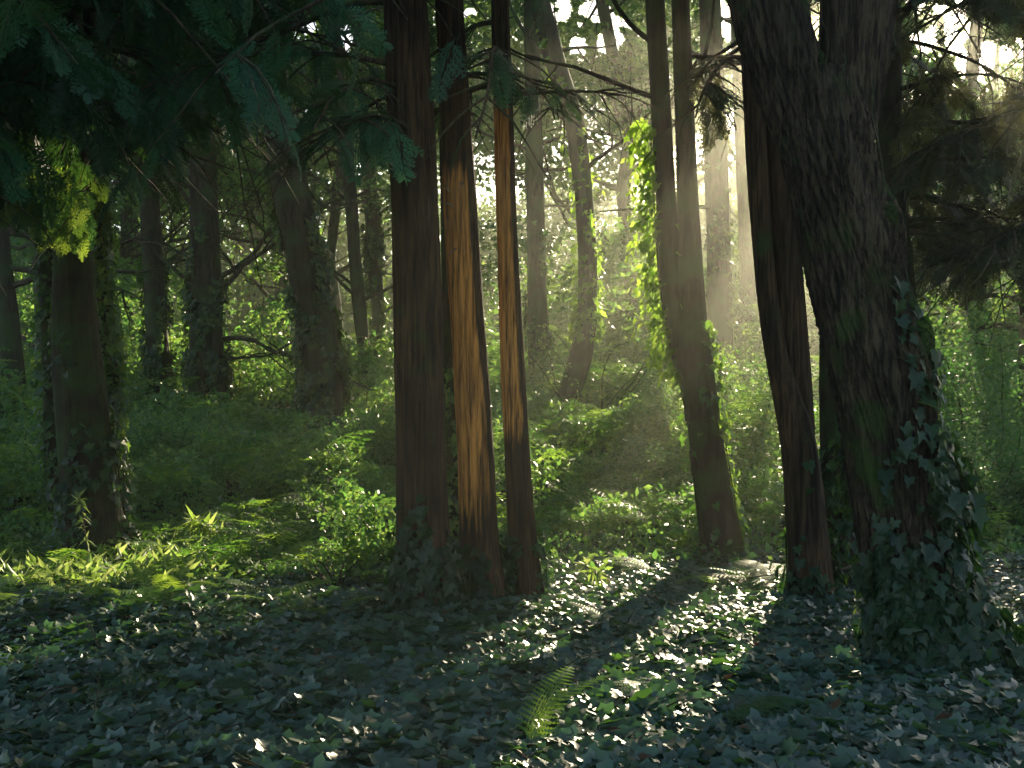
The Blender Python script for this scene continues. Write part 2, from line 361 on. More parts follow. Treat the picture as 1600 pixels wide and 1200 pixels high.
class Stem:
    """a trunk traced as rows (py, left px, right px) at depth D, continued to ztop and below the ground"""
    def __init__(s, rows, D, ztop=9.0, dtop=0.0, sink=.35):
        rows = sorted(rows, key=lambda r: -r[0])
        c = np.array([P((r[1] + r[2]) / 2, r[0], D) for r in rows]); rad = np.array([(r[2] - r[1]) / 2 / FPX * D for r in rows])
        dz = c[-1] - c[-2] if len(c) > 1 else np.array([0, 0, 1.])
        dz = (c[-1] - c[max(0, len(c) - 3)]); dz = dz / max(dz[2], 1e-3)
        if ztop > c[-1][2]:
            k = ztop - c[-1][2]
            top = c[-1] + dz * k * .8 + np.array([0, 0, .2 * k]); mid = c[-1] + dz * k * .45 + np.array([0, 0, .05 * k])
            c = np.vstack([c, mid, top]); rad = np.append(rad, [rad[-1] * .75, rad[-1] * .4])
        c = np.vstack([c[0] + np.array([0, 0, -sink]), c]); rad = np.append(rad[0] * 1.06, rad)
        z = c[:, 2]; o = np.argsort(z); s.z = z[o]; s.c = c[o]; s.r = rad[o]
        s.c[:, 1] += dtop * (s.c[:, 2] - s.c[0, 2])
        s.D = D
    def at(s, z):
        z = np.asarray(z, float)
        f = lambda a: np.interp(z, s.z, a)
        # rounded-off interpolation
        h = .18
        X = (np.interp(z - h, s.z, s.c[:, 0]) + f(s.c[:, 0]) * 2 + np.interp(z + h, s.z, s.c[:, 0])) / 4
        Y = f(s.c[:, 1]); return np.stack([X, Y, z], -1), (np.interp(z - h, s.z, s.r) + 2 * f(s.r) + np.interp(z + h, s.z, s.r)) / 4
    def mesh(s, g, seg=40, step=.06, furrow=.10, freq=9, seed=0, lump=.06, twist=0.0, mat=0, tint=None, zfreq=.9, bumps=()):
        z = np.arange(s.z[0], s.z[-1], step); C, Rr = s.at(z)
        th = np.linspace(0, 2 * math.pi, seg, endpoint=False)
        TH, Z = np.meshgrid(th, z); TT = TH + twist * Z
        q = np.stack([np.cos(TT) * freq * .5, np.sin(TT) * freq * .5, Z * zfreq], -1)
        rid = 1 - np.abs(fbm(q, 3, seed)) * 2
        q2 = np.stack([np.cos(TH) * 1.1, np.sin(TH) * 1.1, Z * .8], -1)
        rr = Rr[:, None] * (1 + furrow * (rid - .75) + lump * fbm(q2, 2, seed + 9))
        # root spurs
        zb = ground_z(C[0, 0], C[0, 1]); fl = np.exp(-np.maximum(z - zb, 0) / .22)[:, None]
        rr = rr * (1 + fl * (.10 + .12 * np.sin(TH * 4 + seed)))
        V = C[:, None] + np.stack([np.cos(TH) * rr, np.sin(TH) * rr, np.zeros_like(TH)], -1)
        for (bx, by, bz, br, ba) in bumps:
            d = V - np.array([bx, by, bz]); L = np.linalg.norm(d * np.array([1, 1, .75]), axis=-1)
            rad = norm(V - C[:, None]); V = V + rad * (ba * np.exp(-(L / br) ** 2))[..., None]
        n = len(z); i = np.arange(n - 1)[:, None] * seg; j = np.arange(seg)[None]; j2 = (j + 1) % seg
        F = np.stack([i + j, i + j2, i + seg + j2, i + seg + j], -1).reshape(-1, 4)
        T = 0.0 if tint is None else tint(TH, Z, C).ravel()
        g.add(V.reshape(-1, 3), F, mat, T)
        # closing cap at the top
        k = (n - 1) * seg; g.add(np.vstack([V[-1], V[-1].mean(0)]), np.array([[a, (a + 1) % seg, seg] for a in range(seg)]), mat, 0.0)
    def ivy(s, g, n, z0, z1, size=.07, th0=0, th1=2 * math.pi, seed=0, off=.02, fall=0.0, tint=(0, .5), mat=0, spread=.03, cut=True):
        r = np.random.default_rng(seed)
        u = r.random(n) ** (1 + fall); z = z0 + (z1 - z0) * u; th = r.uniform(th0, th1, n)
        keep = vnoise(np.stack([np.cos(th) * 1.6, np.sin(th) * 1.6, z * 2.2], -1), seed) > -.35 + (.8 * u if fall else 0)
        z, th = z[keep], th[keep]; m = len(z)
        C, rr = s.at(z); N = np.stack([np.cos(th), np.sin(th), np.zeros(m)], -1)
        pos = C + N * (rr * 1.05 + off + np.abs(r.normal(0, spread, m)))[:, None]
        if cut: 
            k = carve(pos, -.06) | (r.random(m) < .6); pos, N, th, z = pos[k], N[k], th[k], z[k]; m = len(z)
        nz = norm(N + r.normal(0, .35, (m, 3)) + np.array([0, 0, .55]))
        dn = np.tile([0, 0, -1.0], (m, 1)) + r.normal(0, .45, (m, 3)); dn = norm(dn - nz * (dn * nz).sum(1, keepdims=True))
        rot = np.stack([dn, np.cross(nz, dn), nz], -1)
        sz = size * r.uniform(.55, 1.35, m); ti = r.uniform(*tint, m)
        w = r.integers(0, 3, m)
        for k in range(3): q = w == k; scatter(g, IVY[k], pos[q], rot[q], sz[q], mat, ti[q])
        for _ in range(max(2, n // 700)):     # creeper stems
            t0 = r.uniform(th0, th1); zz = np.arange(z0, z0 + (z1 - z0) * r.uniform(.4, 1), .12)
            if len(zz) < 3: continue
            C, rr = s.at(zz); t = t0 + np.cumsum(r.normal(0, .09, len(zz)))
            tube(g, C + np.stack([np.cos(t), np.sin(t), t * 0], -1) * (rr * 1.03 + .008)[:, None], .006, 4, 1)

def limb_path(p0, d0, L, n=10, wob=.15, droop=.0, r=None):
    p = [np.array(p0, float)]; d = np.array(d0, float); d /= np.linalg.norm(d)
    for k in range(n):
        d = d + r.normal(0, wob, 3) + np.array([0, 0, -droop]); d /= np.linalg.norm(d)
        p.append(p[-1] + d * L / n)
    return np.array(p)

def twigs(g, path, r0, r, nsub, L, depth, mat=0, seg=5, ends=None, droop=.0, wob=.16):
    tube(g, path, np.linspace(r0, r0 * .3, len(path)), seg, mat)
    if ends is not None: ends.append(path[len(path) // 3:])
    if depth == 0: return
    for _ in range(nsub):
        k = r.integers(len(path) // 4, len(path) - 1); d = path[k + 1] - path[k]; d = d / np.linalg.norm(d)
        d = d + r.normal(0, .55, 3)
        q = limb_path(path[k], d, L * r.uniform(.5, 1.1), 6, wob, droop, r)
        if not carve(q, .04).all(): continue
        twigs(g, q, max(r0 * (.5 if depth > 1 else .4), .0025), r, max(2, nsub - 2), L * .55, depth - 1, mat, 4 if depth > 1 else 3, ends, droop, wob)

BX = [-400, 0, 60, 130, 170, 230, 330, 420, 480, 560, 640, 700, 760, 830, 900, 960, 1050, 1110, 1180, 1240, 1330, 1400, 1440, 1520, 1560, 1600, 2000]
BY = [260, 275, 285, 290, 290, 280, 235, 190, 230, 245, 255, 260, 200, 200, 150, 110, 150, 190, 245, 270, 120, 330, 400, 450, 400, 430, 430]
def thin_ok(pos, r):
    px, py = topx(pos)
    p = np.interp(px, [0, 160, 460, 600, 640, 760, 820, 900, 1080, 1110, 1190, 1230, 1370, 1410, 1600], [.9, .6, .45, .34, .16, .14, .2, .12, .12, .5, .4, .12, .06, .8, .8])
    return (r.random(len(pos)) < p) | (py < -60)
def bound_ok(pos, pad=0, rr=None):
    px, py = topx(pos); b = np.interp(px, BX, BY) + 45 * vnoise(np.stack([px / 45, px * 0, px * 0], -1), 2)
    return (py + pad < b) | (pos[:, 1] < .4)

def conifer_crown(g, axis_xy, zs, reach, n, seed, az=(0, 2 * math.pi), droop=.05, size=.32, step=.10, lo=False, mat=0, wood=1, tint=(0, .6), pad=60, radius=.02, latn=3, axisfn=None):
    r = np.random.default_rng(seed); PP, DD = [], []
    for k in range(n):
        z = r.uniform(*zs); a = r.uniform(*az)
        p0 = axisfn(z) if axisfn else np.array([axis_xy[0], axis_xy[1], z])
        L = r.uniform(*reach)
        path = limb_path(p0, (math.sin(a), math.cos(a), .12), L, 12, .08, droop, r)
        ok = bound_ok(path, pad * .6 - r.exponential(30)) & (np.linalg.norm(path - np.array([0, 0, CAMZ]), axis=1) > 4.0)
        if not ok.all():
            c = int(np.argmin(ok))
            if c < 4: continue
            path = path[:c]
        tube(g, path, np.linspace(radius, .006, len(path)), 5, wood)
        for _ in range(latn * 3):
            k2 = r.integers(2, max(3, len(path) - 1)); d = path[min(k2 + 1, len(path) - 1)] - path[k2 - 1]
            sd = r.choice([-1, 1]); lat = np.cross(d, [0, 0, 1.]); lat = lat / (np.linalg.norm(lat) + 1e-6) * sd
            q = limb_path(path[k2], d / np.linalg.norm(d) * .7 + lat, L * r.uniform(.18, .4), 6, .1, droop * 1.6, r)
            tube(g, q, np.linspace(.008, .003, len(q)), 4, wood)
            for p in (q[1:],):
                m = max(2, int(np.linalg.norm(q[-1] - q[0]) / step)); t = np.linspace(0, len(q) - 1.01, m)
                i = t.astype(int); pp = q[i] + (q[i + 1] - q[i]) * (t - i)[:, None]
                PP.append(pp); DD.append(norm(q[i + 1] - q[i]) + r.normal(0, .45, (m, 3)) + np.array([0, 0, -.25]))
        m = int(L / step); t = np.linspace(2, len(path) - 1.01, m); i = t.astype(int)
        if m: PP.append(path[i]); DD.append(norm(path[i + 1] - path[i]) + r.normal(0, .6, (m, 3)) + np.array([0, 0, -.2]))
    if not PP: return
    PP = np.concatenate(PP); DD = norm(np.concatenate(DD)); sz = size * r.uniform(.6, 1.25, len(PP))
    tip = PP + DD * sz[:, None] * .7
    sft = -r.exponential(30, len(PP)); k = bound_ok(tip, 20 + sft) & bound_ok(PP, 10 + sft) & thin_ok(tip, r) & carve(tip, .10) & carve(PP, .10) & carve((tip + PP) / 2, .10)
    PP, DD, sz = PP[k], DD[k], sz[k]
    up = np.tile([0, 0, 1.], (len(PP), 1)) + r.normal(0, .35, (len(PP), 3))
    rot = frames_x(DD, up); ti = r.uniform(*tint, len(PP)); T = SPRAYLO if lo else SPRAY
    w = r.integers(0, len(T), len(PP))
    for j in range(len(T)): q = w == j; scatter(g, T[j], PP[q], rot[q], sz[q], mat, ti[q])

def leaf_cloud(g, cen, spread, n, size, seed, mat=0, tint=(0, 1), tmpl=None, up=.4, cut=True, pw=1.0):
    """n leaves about the given centres (k,3)"""
    r = np.random.default_rng(seed); cen = np.asarray(cen, float)
    i = r.integers(0, len(cen), n); sp = np.asarray(spread, float)
    if sp.ndim == 2: sp = sp[i]
    pos = cen[i] + norm(r.normal(0, 1, (n, 3))) * (r.random(n) ** .5)[:, None] * sp
    if cut: pos = pos[carve(pos, size * .4 + .03)]
    gz = ground_z(pos[:, 0], pos[:, 1]); pos = pos[pos[:, 2] > gz]
    m = len(pos); nz = norm(r.normal(0, 1, (m, 3)) + np.array([0, 0, up])); 
    scatter(g, tmpl or LEAF2, pos, frames(nz, r.uniform(0, 6.28, m)), size * r.uniform(.6, 1.3, m), mat, r.uniform(*tint, m) ** pw)

# ------------------------------------------------------------------ ground
g = Geo()
xs = np.concatenate([np.linspace(-60, -9, 40), np.linspace(-8.8, 8.8, 150), np.linspace(9, 60, 40)])
ys = np.concatenate([np.linspace(-20, 2.8, 20), np.linspace(3, 16, 130), np.linspace(16.4, 90, 110)])
XX, YY = np.meshgrid(xs, ys); ZZ = ground_z(XX, YY)
n0 = len(xs); i = np.arange(len(ys) - 1)[:, None] * n0; j = np.arange(n0 - 1)[None]
g.add(np.stack([XX, YY, ZZ], -1).reshape(-1, 3), np.stack([i + j, i + j + 1, i + n0 + j + 1, i + n0 + j], -1).reshape(-1, 4))
tag(build('ground', g, M['soil']), kind='structure')

# ivy carpet
def ground_leaves(g, n, x0, x1, y0, y1, size, h, seed, dens=None, tint=(0, .6), tmpl=None, tilt=.45, mat=0, cone=True, cut=False):
    r = np.random.default_rng(seed)
    y = y0 + (y1 - y0) * r.random(n) ** 1.15; x = r.uniform(x0, x1, n)
    if cone: k = np.abs(x) < y * .52 + .8; x, y = x[k], y[k]
    if dens is not None: k = r.random(len(x)) < dens(x, y); x, y = x[k], y[k]
    m = len(x); q = np.stack([x * 3.1, y * 3.1, x * 0], -1)
    hh = h * (.55 + .6 * fbm(q, 2, seed)); z = ground_z(x, y) + hh * (1 - .6 * r.random(m) ** 2) + .01
    pos = np.stack([x, y, z], -1)
    if cut: pos = pos[carve(pos, 0, mind=.5)]; m = len(pos)
    nz = norm(np.stack([r.normal(0, tilt, m), r.normal(-.15, tilt, m), np.ones(m)], -1))
    sp = r.uniform(0, 6.28, m); sz = size * r.uniform(.55, 1.3, m) * np.interp(y, [3, 4.5, 6.5, 12], [1.22, 1.14, .8, .62]); ti = r.uniform(*tint, m)
    R3 = frames(nz, sp)
    if tmpl is not None: scatter(g, tmpl, pos, R3, sz, mat, ti)
    else:
        w = r.integers(0, 3, m)
        for k in range(3): q = w == k; scatter(g, IVY[k], pos[q], R3[q], sz[q], mat, ti[q])
g = Geo()
ivyd = lambda x, y: np.where(y < 8.0, 1, np.clip(1 - (y - 8.0) / 3.0, .0, 1) + np.where(x > -.2, .35, 0)) * np.where(y > 11.5, .3, 1)
ground_leaves(g, 105000, -7.5, 7.5, 2.6, 13, .088, .10, 21, ivyd, (0, .55), tilt=.33)
ground_leaves(g, 30000, -4.5, 4.5, 2.6, 7.2, .088, .12, 22, None, (0, .5), tilt=.3)
tag(build('ivy_ground_cover', g, [M['ivy']]), 'dense carpet of dark bluish green ivy leaves covering the forest floor', 'ivy', kind='stuff')

M['litter'] = leaf_mat('dead_leaf', [(.03, .018, .01), (.07, .038, .018), (.12, .075, .035)], [(.1, .05, .02), (.2, .1, .03), (.3, .18, .06)], .2, .6, .2)
g = Geo(); ground_leaves(g, 1500, -8, 8, 2.6, 13, .06, .13, 23, None, (0, 1), tmpl=LEAF, tilt=.4)
r = np.random.default_rng(24)
for k in range(420):
    y = r.uniform(3.2, 12); x = r.uniform(-1, 1) * (y * .5 + .4); a = r.uniform(0, 6.28); L = r.uniform(.08, .45)
    p = limb_path((x, y, float(ground_z(x, y)) + r.uniform(.04, .11)), (math.cos(a), math.sin(a), r.uniform(-.1, .25)), L, 6, .18, .02, r); tube(g, p, np.linspace(.004, .0015, 7) * r.uniform(.6, 1.6), 4, 1)
tag(build('leaf_litter', g, [M['litter'], M['twig']]), 'dead brown leaves and thin fallen twigs scattered over the ivy', 'litter', kind='stuff')

# undergrowth beyond the ivy: low brambles and seedlings in mounds, then shrubs
g = Geo()
def under(g, n, y0, y1, size, hfun, seed, mat=0, tint=(0, .8), tmpl=LEAF2, dens=None):
    r = np.random.default_rng(seed); y = y0 + (y1 - y0) * r.random(n); x = r.uniform(-1, 1, n) * (y * .53 + 2)
    if dens is not None: k = r.random(n) < dens(x, y); x, y = x[k], y[k]
    m = len(x); H = hfun(x, y); k = H > .02; x, y, H = x[k], y[k], H[k]; m = len(x)
    pos = np.stack([x, y, ground_z(x, y) + H * (1 - .75 * r.random(m) ** 1.7)], -1)
    kk = carve(pos, -.05, mind=2.6) | ((y > 9.6) & (pos[:, 2] - ground_z(x, y) < .9)); pos = pos[kk]; m = len(pos)
    nz = norm(r.normal(0, .8, (m, 3)) + np.array([0, -.1, .8]))
    patch = .5 + .5 * fbm(pos * np.array([.7, .7, .7]), 2, seed + 1)
    ti = np.clip(r.uniform(*tint, m) * .6 + patch * .4 + .15, 0, 1)
    scatter(g, tmpl, pos, frames(nz, r.uniform(0, 6.28, m)), size * r.uniform(.35, 1.15, m) ** 1.3 * 1.35, mat, ti)
def h1(x, y):
    q = np.stack([x * .9, y * .9, x * 0], -1); s = sstep(8.2, 12, y)
    return (.12 + .62 * s * np.clip(.45 + 1.9 * fbm(q, 3, 31), .08, 2.2)) * (1 + .5 * sstep(14, 22, y))
under(g, 120000, 7.9, 16, .068, h1, 41, dens=lambda x, y: np.where(x < -.2, 1, sstep(8.2, 10.5, y)))
def h2(x, y):
    q = np.stack([x * .55, y * .55, x * 0], -1)
    return np.clip(.6 + 1.5 * fbm(q, 3, 33) + .03 * (y - 15), .2, 2.6)
under(g, 190000, 14, 30, .10, h2, 42)
def h3(x, y):
    q = np.stack([x * .35, y * .35, x * 0], -1)
    return np.clip(2.2 + 3.6 * fbm(q, 3, 34) + .06 * (y - 22), .0, 5.0)
under(g, 190000, 22, 40, .15, h3, 43)
r = np.random.default_rng(45); m = 8500; y = 8.2 + 20 * r.random(m) ** 1.2; x = r.uniform(-1, 1, m) * (y * .53 + 1); k = (x < -.2) | (y > 9.6); x, y = x[k], y[k]; m = len(x)
pos = np.stack([x, y, ground_z(x, y) + np.where(y < 14, h1(x, y) * .8, h2(x, y) * .9)], -1); k = carve(pos, 0, mind=2.6) | (y > 10); pos, y = pos[k], y[k]; m = len(pos)
a = r.uniform(0, 6.28, m); dd = np.stack([np.cos(a), np.sin(a), r.uniform(.1, .8, m)], -1)
for j in range(2): q = np.arange(m) % 2 == j; scatter(g, SPRAYLO[j], pos[q], frames_x(dd[q], np.tile([0, 0, 1.], (q.sum(), 1)) + r.normal(0, .2, (q.sum(), 3))), r.uniform(.2, .62, q.sum()), 1, r.uniform(.1, .9, q.sum()))
m = 1900; y = r.uniform(7.1, 9.3, m); x = r.uniform(-1, 1, m) * .95 - .39 * y; k = (fbm(np.stack([x * 2, y * 2, x * 0], -1), 2, 77) > -.15); x, y = x[k], y[k]; m = len(x)  # yellow blades added so the left sunlit patch looks brighter
pos = np.stack([x, y, ground_z(x, y) + r.uniform(.05, .2, m)], -1); a = r.uniform(0, 6.28, m); dd = norm(np.stack([np.cos(a), np.sin(a), r.uniform(.0, 1.4, m)], -1))
bl = (LEAF[0] * np.array([1, .5, 1]) + np.array([.5, 0, 0]), LEAF[1]); scatter(g, bl, pos, frames_x(dd, norm(r.normal(0, 1, (m, 3)))), r.uniform(.05, .14, m), 2, r.uniform(0, 1, m))
tag(build('undergrowth', g, [M['under'], M['fern'], M['yellow']]), 'tangled low brambles, seedlings and small leafy shrubs across the forest floor', 'undergrowth', kind='stuff')

# far wood
g = Geo(); r = np.random.default_rng(50)
nc = 4200; yy = r.uniform(33, 60, nc); cx = r.uniform(-1, 1, nc) * (yy * .5 + 3) + (yy - 33) * .15; zz = 1 + 26 * r.random(nc)
cc = np.stack([cx, yy, zz], -1); keep = (fbm(cc * .16, 2, 51) > -.30) | (cc[:, 2] < 23); cc = cc[keep]
leaf_cloud(g, cc, np.array([1.8, 1.8, 1.2]), 620000, .29, 52, 0, (0, 1))
for k in range(70):
    y = r.uniform(33, 58); x = r.uniform(-1, 1) * (y * .5); z0 = float(ground_z(x, y)); ln = r.normal(0, .12)
    pth = limb_path((x, y, z0 - .3), (ln, r.normal(0, .1), 1), r.uniform(12, 20), 14, .05, 0, r)
    if (~carve(pth, .25)).sum() > 1: continue
    rr = r.uniform(.14, .34); tube(g, pth, np.linspace(rr, rr * .4, len(pth)), 8, 1)
    for _ in range(6):
        q = pth[r.integers(4, 13)]; lp = limb_path(q, (r.normal(0, 1), r.normal(0, .6), r.uniform(.2, 1)), r.uniform(2, 5), 8, .15, 0, r)
        if not carve(lp, .1).all(): continue
        tube(g, lp, np.linspace(rr * .35, .03, len(lp)), 5, 1)
tag(build('far_woods', g, [M['far'], M['back']]), 'hazy mass of distant leafy trees closing off the forest', 'woods', kind='stuff')

# ------------------------------------------------------------------ middle-distance trees
def mid_tree(name, label, stems, ivy=None, crown=None, limbs=(), seed=0, bark='back', seg=22, cat='tree', group=None, furrow=.08, leafmat='far', ivymat='ivytrunk', ivytint=(.1, 1)):
    b = stems[0]; C, _ = b.at(np.array([b.z[0] + .35])); loc = C[0]; loc = np.array([loc[0], loc[1], float(ground_z(loc[0], loc[1]))])
    t = thing(name, loc, label, cat, group); g = Geo()
    for k, s in enumerate(stems): s.mesh(g, seg, .10, furrow, 7, seed + k, .07)
    build('trunk', g, [M[bark]], t)
    r = np.random.default_rng(seed + 100); ends = []
    for (z, dx, dy, dz, L, rad, ns) in limbs:
        g = Geo(); C, _ = b.at(np.array([z]))
        path = limb_path(C[0], (dx, dy, dz), L, 12, .13, 0, r)
        twigs(g, path, rad, r, ns, L * .5, 2, 0, 6, ends)
        build('branch', g, [M['twig']], t)
    if ivy:
        g = Geo()
        for (s, n, z0, z1, sz) in ivy: stems[s].ivy(g, n, z0, z1, sz, seed=seed + 3, spread=.05, tint=ivytint, fall=.35)
        build('ivy', g, [M[ivymat], M['twig']], t)
    if crown:
        g = Geo()
        (z0, z1, reach, nl, n, sz) = crown; cen = []
        for k in range(nl):
            z = r.uniform(z0, z1); C, _ = b.at(np.array([min(z, b.z[-1])])); a = r.uniform(0, 6.28)
            p = limb_path(C[0], (math.sin(a), math.cos(a), r.uniform(-.1, .9)), r.uniform(.4, 1) * reach, 9, .16, 0, r)
            tube(g, p, np.linspace(.05, .01, len(p)), 5, 1); cen.append(p[3:])
            for _ in range(3):
                q = limb_path(p[r.integers(3, 9)], r.normal(0, 1, 3) + np.array([0, 0, .2]), reach * .35, 6, .2, 0, r); tube(g, q, np.linspace(.02, .005, len(q)), 4, 1); cen.append(q[1:])
        leaf_cloud(g, np.concatenate(cen), np.array([.55, .55, .4]), n, sz, seed + 5, 0, (0, 1))
        build('crown', g, [M[leafmat], M['twig']], t)
    return t

def br(seed, n, z0, z1, L, rad=.035, ns=5, dxs=None):
    r = np.random.default_rng(seed); out = []
    for k in range(n):
        a = r.uniform(0, 6.28); out.append((r.uniform(z0, z1), math.sin(a) if dxs is None else dxs * r.uniform(.4, 1), math.cos(a) * .5, r.uniform(.1, 1.0), L * r.uniform(.6, 1.2), rad, ns))
    return out

IG = 'ivy covered trunks of the middle distance'
mid_tree('ivy_covered_tree', 'thick ivy-covered trunk leaning left, left of the straight dark trunk', 
         [Stem([(700, 488, 548), (600, 476, 536), (500, 462, 524), (400, 448, 506), (300, 425, 484), (220, 414, 470), (100, 398, 448), (0, 385, 430)], 15.6, 13)],
         [(0, 6500, .5, 5.2, .085)], (7, 14, 4, 16, 12000, .11), br(61, 4, 3.4, 6.5, 2.4), seed=60, bark='dark', group=IG, furrow=.05)
mid_tree('ivy_covered_tree', 'short-looking broad trunk wrapped in ivy behind the bare arching branches',
         [Stem([(660, 294, 356), (560, 296, 350), (450, 298, 346), (300, 296, 340), (150, 292, 330), (0, 286, 322)], 19, 14)],
         [(0, 6500, .7, 4.4, .09)], (6, 15, 4, 14, 12000, .12), br(62, 4, 2.5, 5, 3.2, .05, 6) + [(2.2, 1, -.1, .35, 2.6, .05, 6), (2.9, 1, -.2, .6, 2.8, .05, 6), (1.9, 1, 0, .1, 1.8, .035, 5)], seed=64, bark='dark', group=IG)
mid_tree('ivy_covered_tree', 'slim ivy-covered trunk immediately left of the broad ivy-wrapped trunk',
         [Stem([(650, 236, 272), (500, 228, 262), (380, 222, 252), (250, 214, 244), (100, 206, 232), (0, 202, 228)], 19.5, 13)],
         [(0, 3800, .7, 4.0, .085)], (6, 14, 3.6, 12, 9000, .12), br(63, 3, 3, 6, 2.4), seed=70, bark='dark', group=IG)
mid_tree('ivy_covered_tree', 'thin dark trunk between the leaning ivy-covered trunk and the straight foreground trunk',
         [Stem([(600, 562, 584), (540, 557, 578), (450, 548, 570), (400, 544, 564), (300, 538, 558), (150, 520, 542), (0, 508, 528)], 22, 14)],
         [(0, 2000, .8, 2.4, .08)], (5, 14, 4, 14, 12000, .13), br(64, 4, 3, 7, 3, .04), seed=74, bark='dark', group=IG)
mid_tree('ivy_covered_tree', 'slender ivied trunk close to the left edge of the straight cypress trunk',
         [Stem([(600, 588, 606), (500, 582, 602), (400, 574, 596), (250, 564, 586), (0, 548, 568)], 24, 14)],
         [(0, 4500, .9, 6.0, .1)], (5, 14, 4, 12, 12000, .13), br(65, 3, 3, 7, 3, .04), seed=78, bark='back', group=IG)
mid_tree('ivy_covered_tree', 'pale hazy ivied trunk just right of the orange-lit cypress trunks',
         [Stem([(620, 826, 860), (560, 826, 858), (450, 824, 854), (300, 822, 850), (150, 820, 846), (0, 818, 842)], 21, 14)],
         [(0, 4200, .8, 4.6, .085)], (7, 14, 3.5, 10, 9000, .12), br(66, 4, 3.5, 7, 2.6, .035), seed=82, bark='back', group=IG)
mid_tree('leaning_tree', 'curved trunk sweeping right at its foot then leaning up to the left with sunlit ivy',
         [Stem([(668, 852, 890), (640, 862, 900), (600, 876, 914), (560, 888, 926), (500, 901, 933), (400, 904, 933), (300, 898, 926), (200, 884, 915), (150, 870, 902), (100, 850, 885), (0, 828, 860)], 17.6, 12)],
         [(0, 900, 2.2, 7.4, .10)], (8, 13, 3.5, 10, 8000, .12), br(67, 4, 4.5, 7, 2.6, .04), seed=86, bark='dark', furrow=.05, ivymat='ivylit', ivytint=(0, .7))
mid_tree('hazy_tree', 'pale trunk dissolved in the sunlit haze right of the forked trunk',
         [Stem([(560, 1108, 1146), (400, 1104, 1142), (220, 1098, 1136), (0, 1092, 1126)], 20, 14)],
         [(0, 3000, .8, 6.0, .10)], (7, 14, 3.5, 10, 9000, .12), br(68, 3, 4, 8, 2.6, .04), seed=90, bark='back', group='hazy trunks in the sunbeams')
mid_tree('hazy_tree', 'pale trunk seen in the haze directly left of the twin dark stems',
         [Stem([(590, 1160, 1190), (400, 1156, 1188), (220, 1148, 1180), (0, 1140, 1170)], 25, 14)],
         [(0, 2500, .8, 6.0, .11)], (7, 14, 3.5, 10, 9000, .12), br(69, 3, 4, 8, 2.6, .04), seed=94, bark='back', group='hazy trunks in the sunbeams')
mid_tree('mossy_tree', 'bare mossy trunk with side branches beside the left edge of the picture',
         [Stem([(650, 6, 44), (560, 2, 36), (460, -8, 24), (380, -16, 15), (250, -26, 4), (0, -44, -12)], 16, 11)],
         [(0, 1200, .5, 1.6, .08)], (6, 11, 3, 10, 7000, .11), [(3.2, 1, -.1, -.25, 2.2, .05, 5), (2.9, 1, 0, .2, 2.2, .05, 5), (3.8, 1, 0, -.4, 2.4, .04, 5)], seed=98, bark='dark')
mid_tree('leafy_tree', 'background tree with forking bare limbs in front of the bright sky gaps',
         [Stem([(600, 980, 1000), (420, 975, 998), (300, 962, 984), (200, 975, 995), (100, 950, 970), (0, 930, 950)], 26, 15)],
         None, (7, 15, 5, 16, 12000, .13), br(70, 9, 3.5, 9, 4.2, .07, 6), seed=102, bark='back')
mid_tree('leafy_tree', 'green leafy background tree with slender leaning stems behind the thick ivied trunk',
         [Stem([(600, 440, 460), (400, 425, 446), (200, 400, 420), (0, 372, 392)], 28, 15)],
         None, (3.5, 15, 5, 22, 16000, .14), br(71, 8, 3, 9, 4, .06, 6), seed=106, bark='back')
mid_tree('leafy_tree', 'slanting bare-limbed background tree between the thick ivied trunk and the thin dark one',
         [Stem([(580, 530, 545), (400, 508, 524), (200, 530, 548), (0, 560, 580)], 27, 15)],
         None, (5, 15, 5, 16, 14000, .14), br(72, 9, 3, 9, 4, .06, 6), seed=110, bark='back')
mid_tree('leafy_tree', 'spreading green tree behind the old forked tree at the right',
         [Stem([(640, 1470, 1492), (400, 1480, 1504), (200, 1500, 1520), (0, 1520, 1540)], 20, 13)],
         None, (2.2, 12, 4.2, 30, 26000, .11), br(73, 5, 2.5, 6, 3, .05, 5), seed=114, bark='dark')
mid_tree('leafy_tree', 'leafy tree filling the right edge of the picture behind the drooping conifer',
         [Stem([(640, 1590, 1606), (400, 1595, 1612), (0, 1600, 1620)], 15, 9)],
         None, (1.6, 8, 3, 24, 20000, .085), br(74, 5, 1.6, 4, 2.4, .03, 6), seed=118, bark='dark')
mid_tree('leafy_tree', 'background tree with arching limbs behind the leftmost foreground trunks',
         [Stem([(600, 60, 84), (400, 50, 74), (200, 44, 66), (0, 30, 52)], 22, 13)],
         None, (4, 13, 5, 20, 15000, .13), br(75, 8, 2, 7, 3.6, .06, 6), seed=122, bark='back')
mid_tree('leafy_tree', 'background tree with fine crossing twigs between the left ivy-wrapped trunks',
         [Stem([(600, 196, 212), (400, 190, 208), (200, 186, 202), (0, 180, 196)], 26, 14)],
         None, (4, 14, 5, 20, 15000, .13), br(76, 8, 2.5, 8, 3.6, .05, 6), seed=126, bark='back')

# ------------------------------------------------------------------ foreground trees
def base_thing(name, label, stem, cat='tree', group=None):
    C, _ = stem.at(np.array([0.05])); x, y = C[0][0], C[0][1]
    return thing(name, (x, y, float(ground_z(x, y))), label, cat, group)
CG = 'straight cypress trunks standing together in the centre'
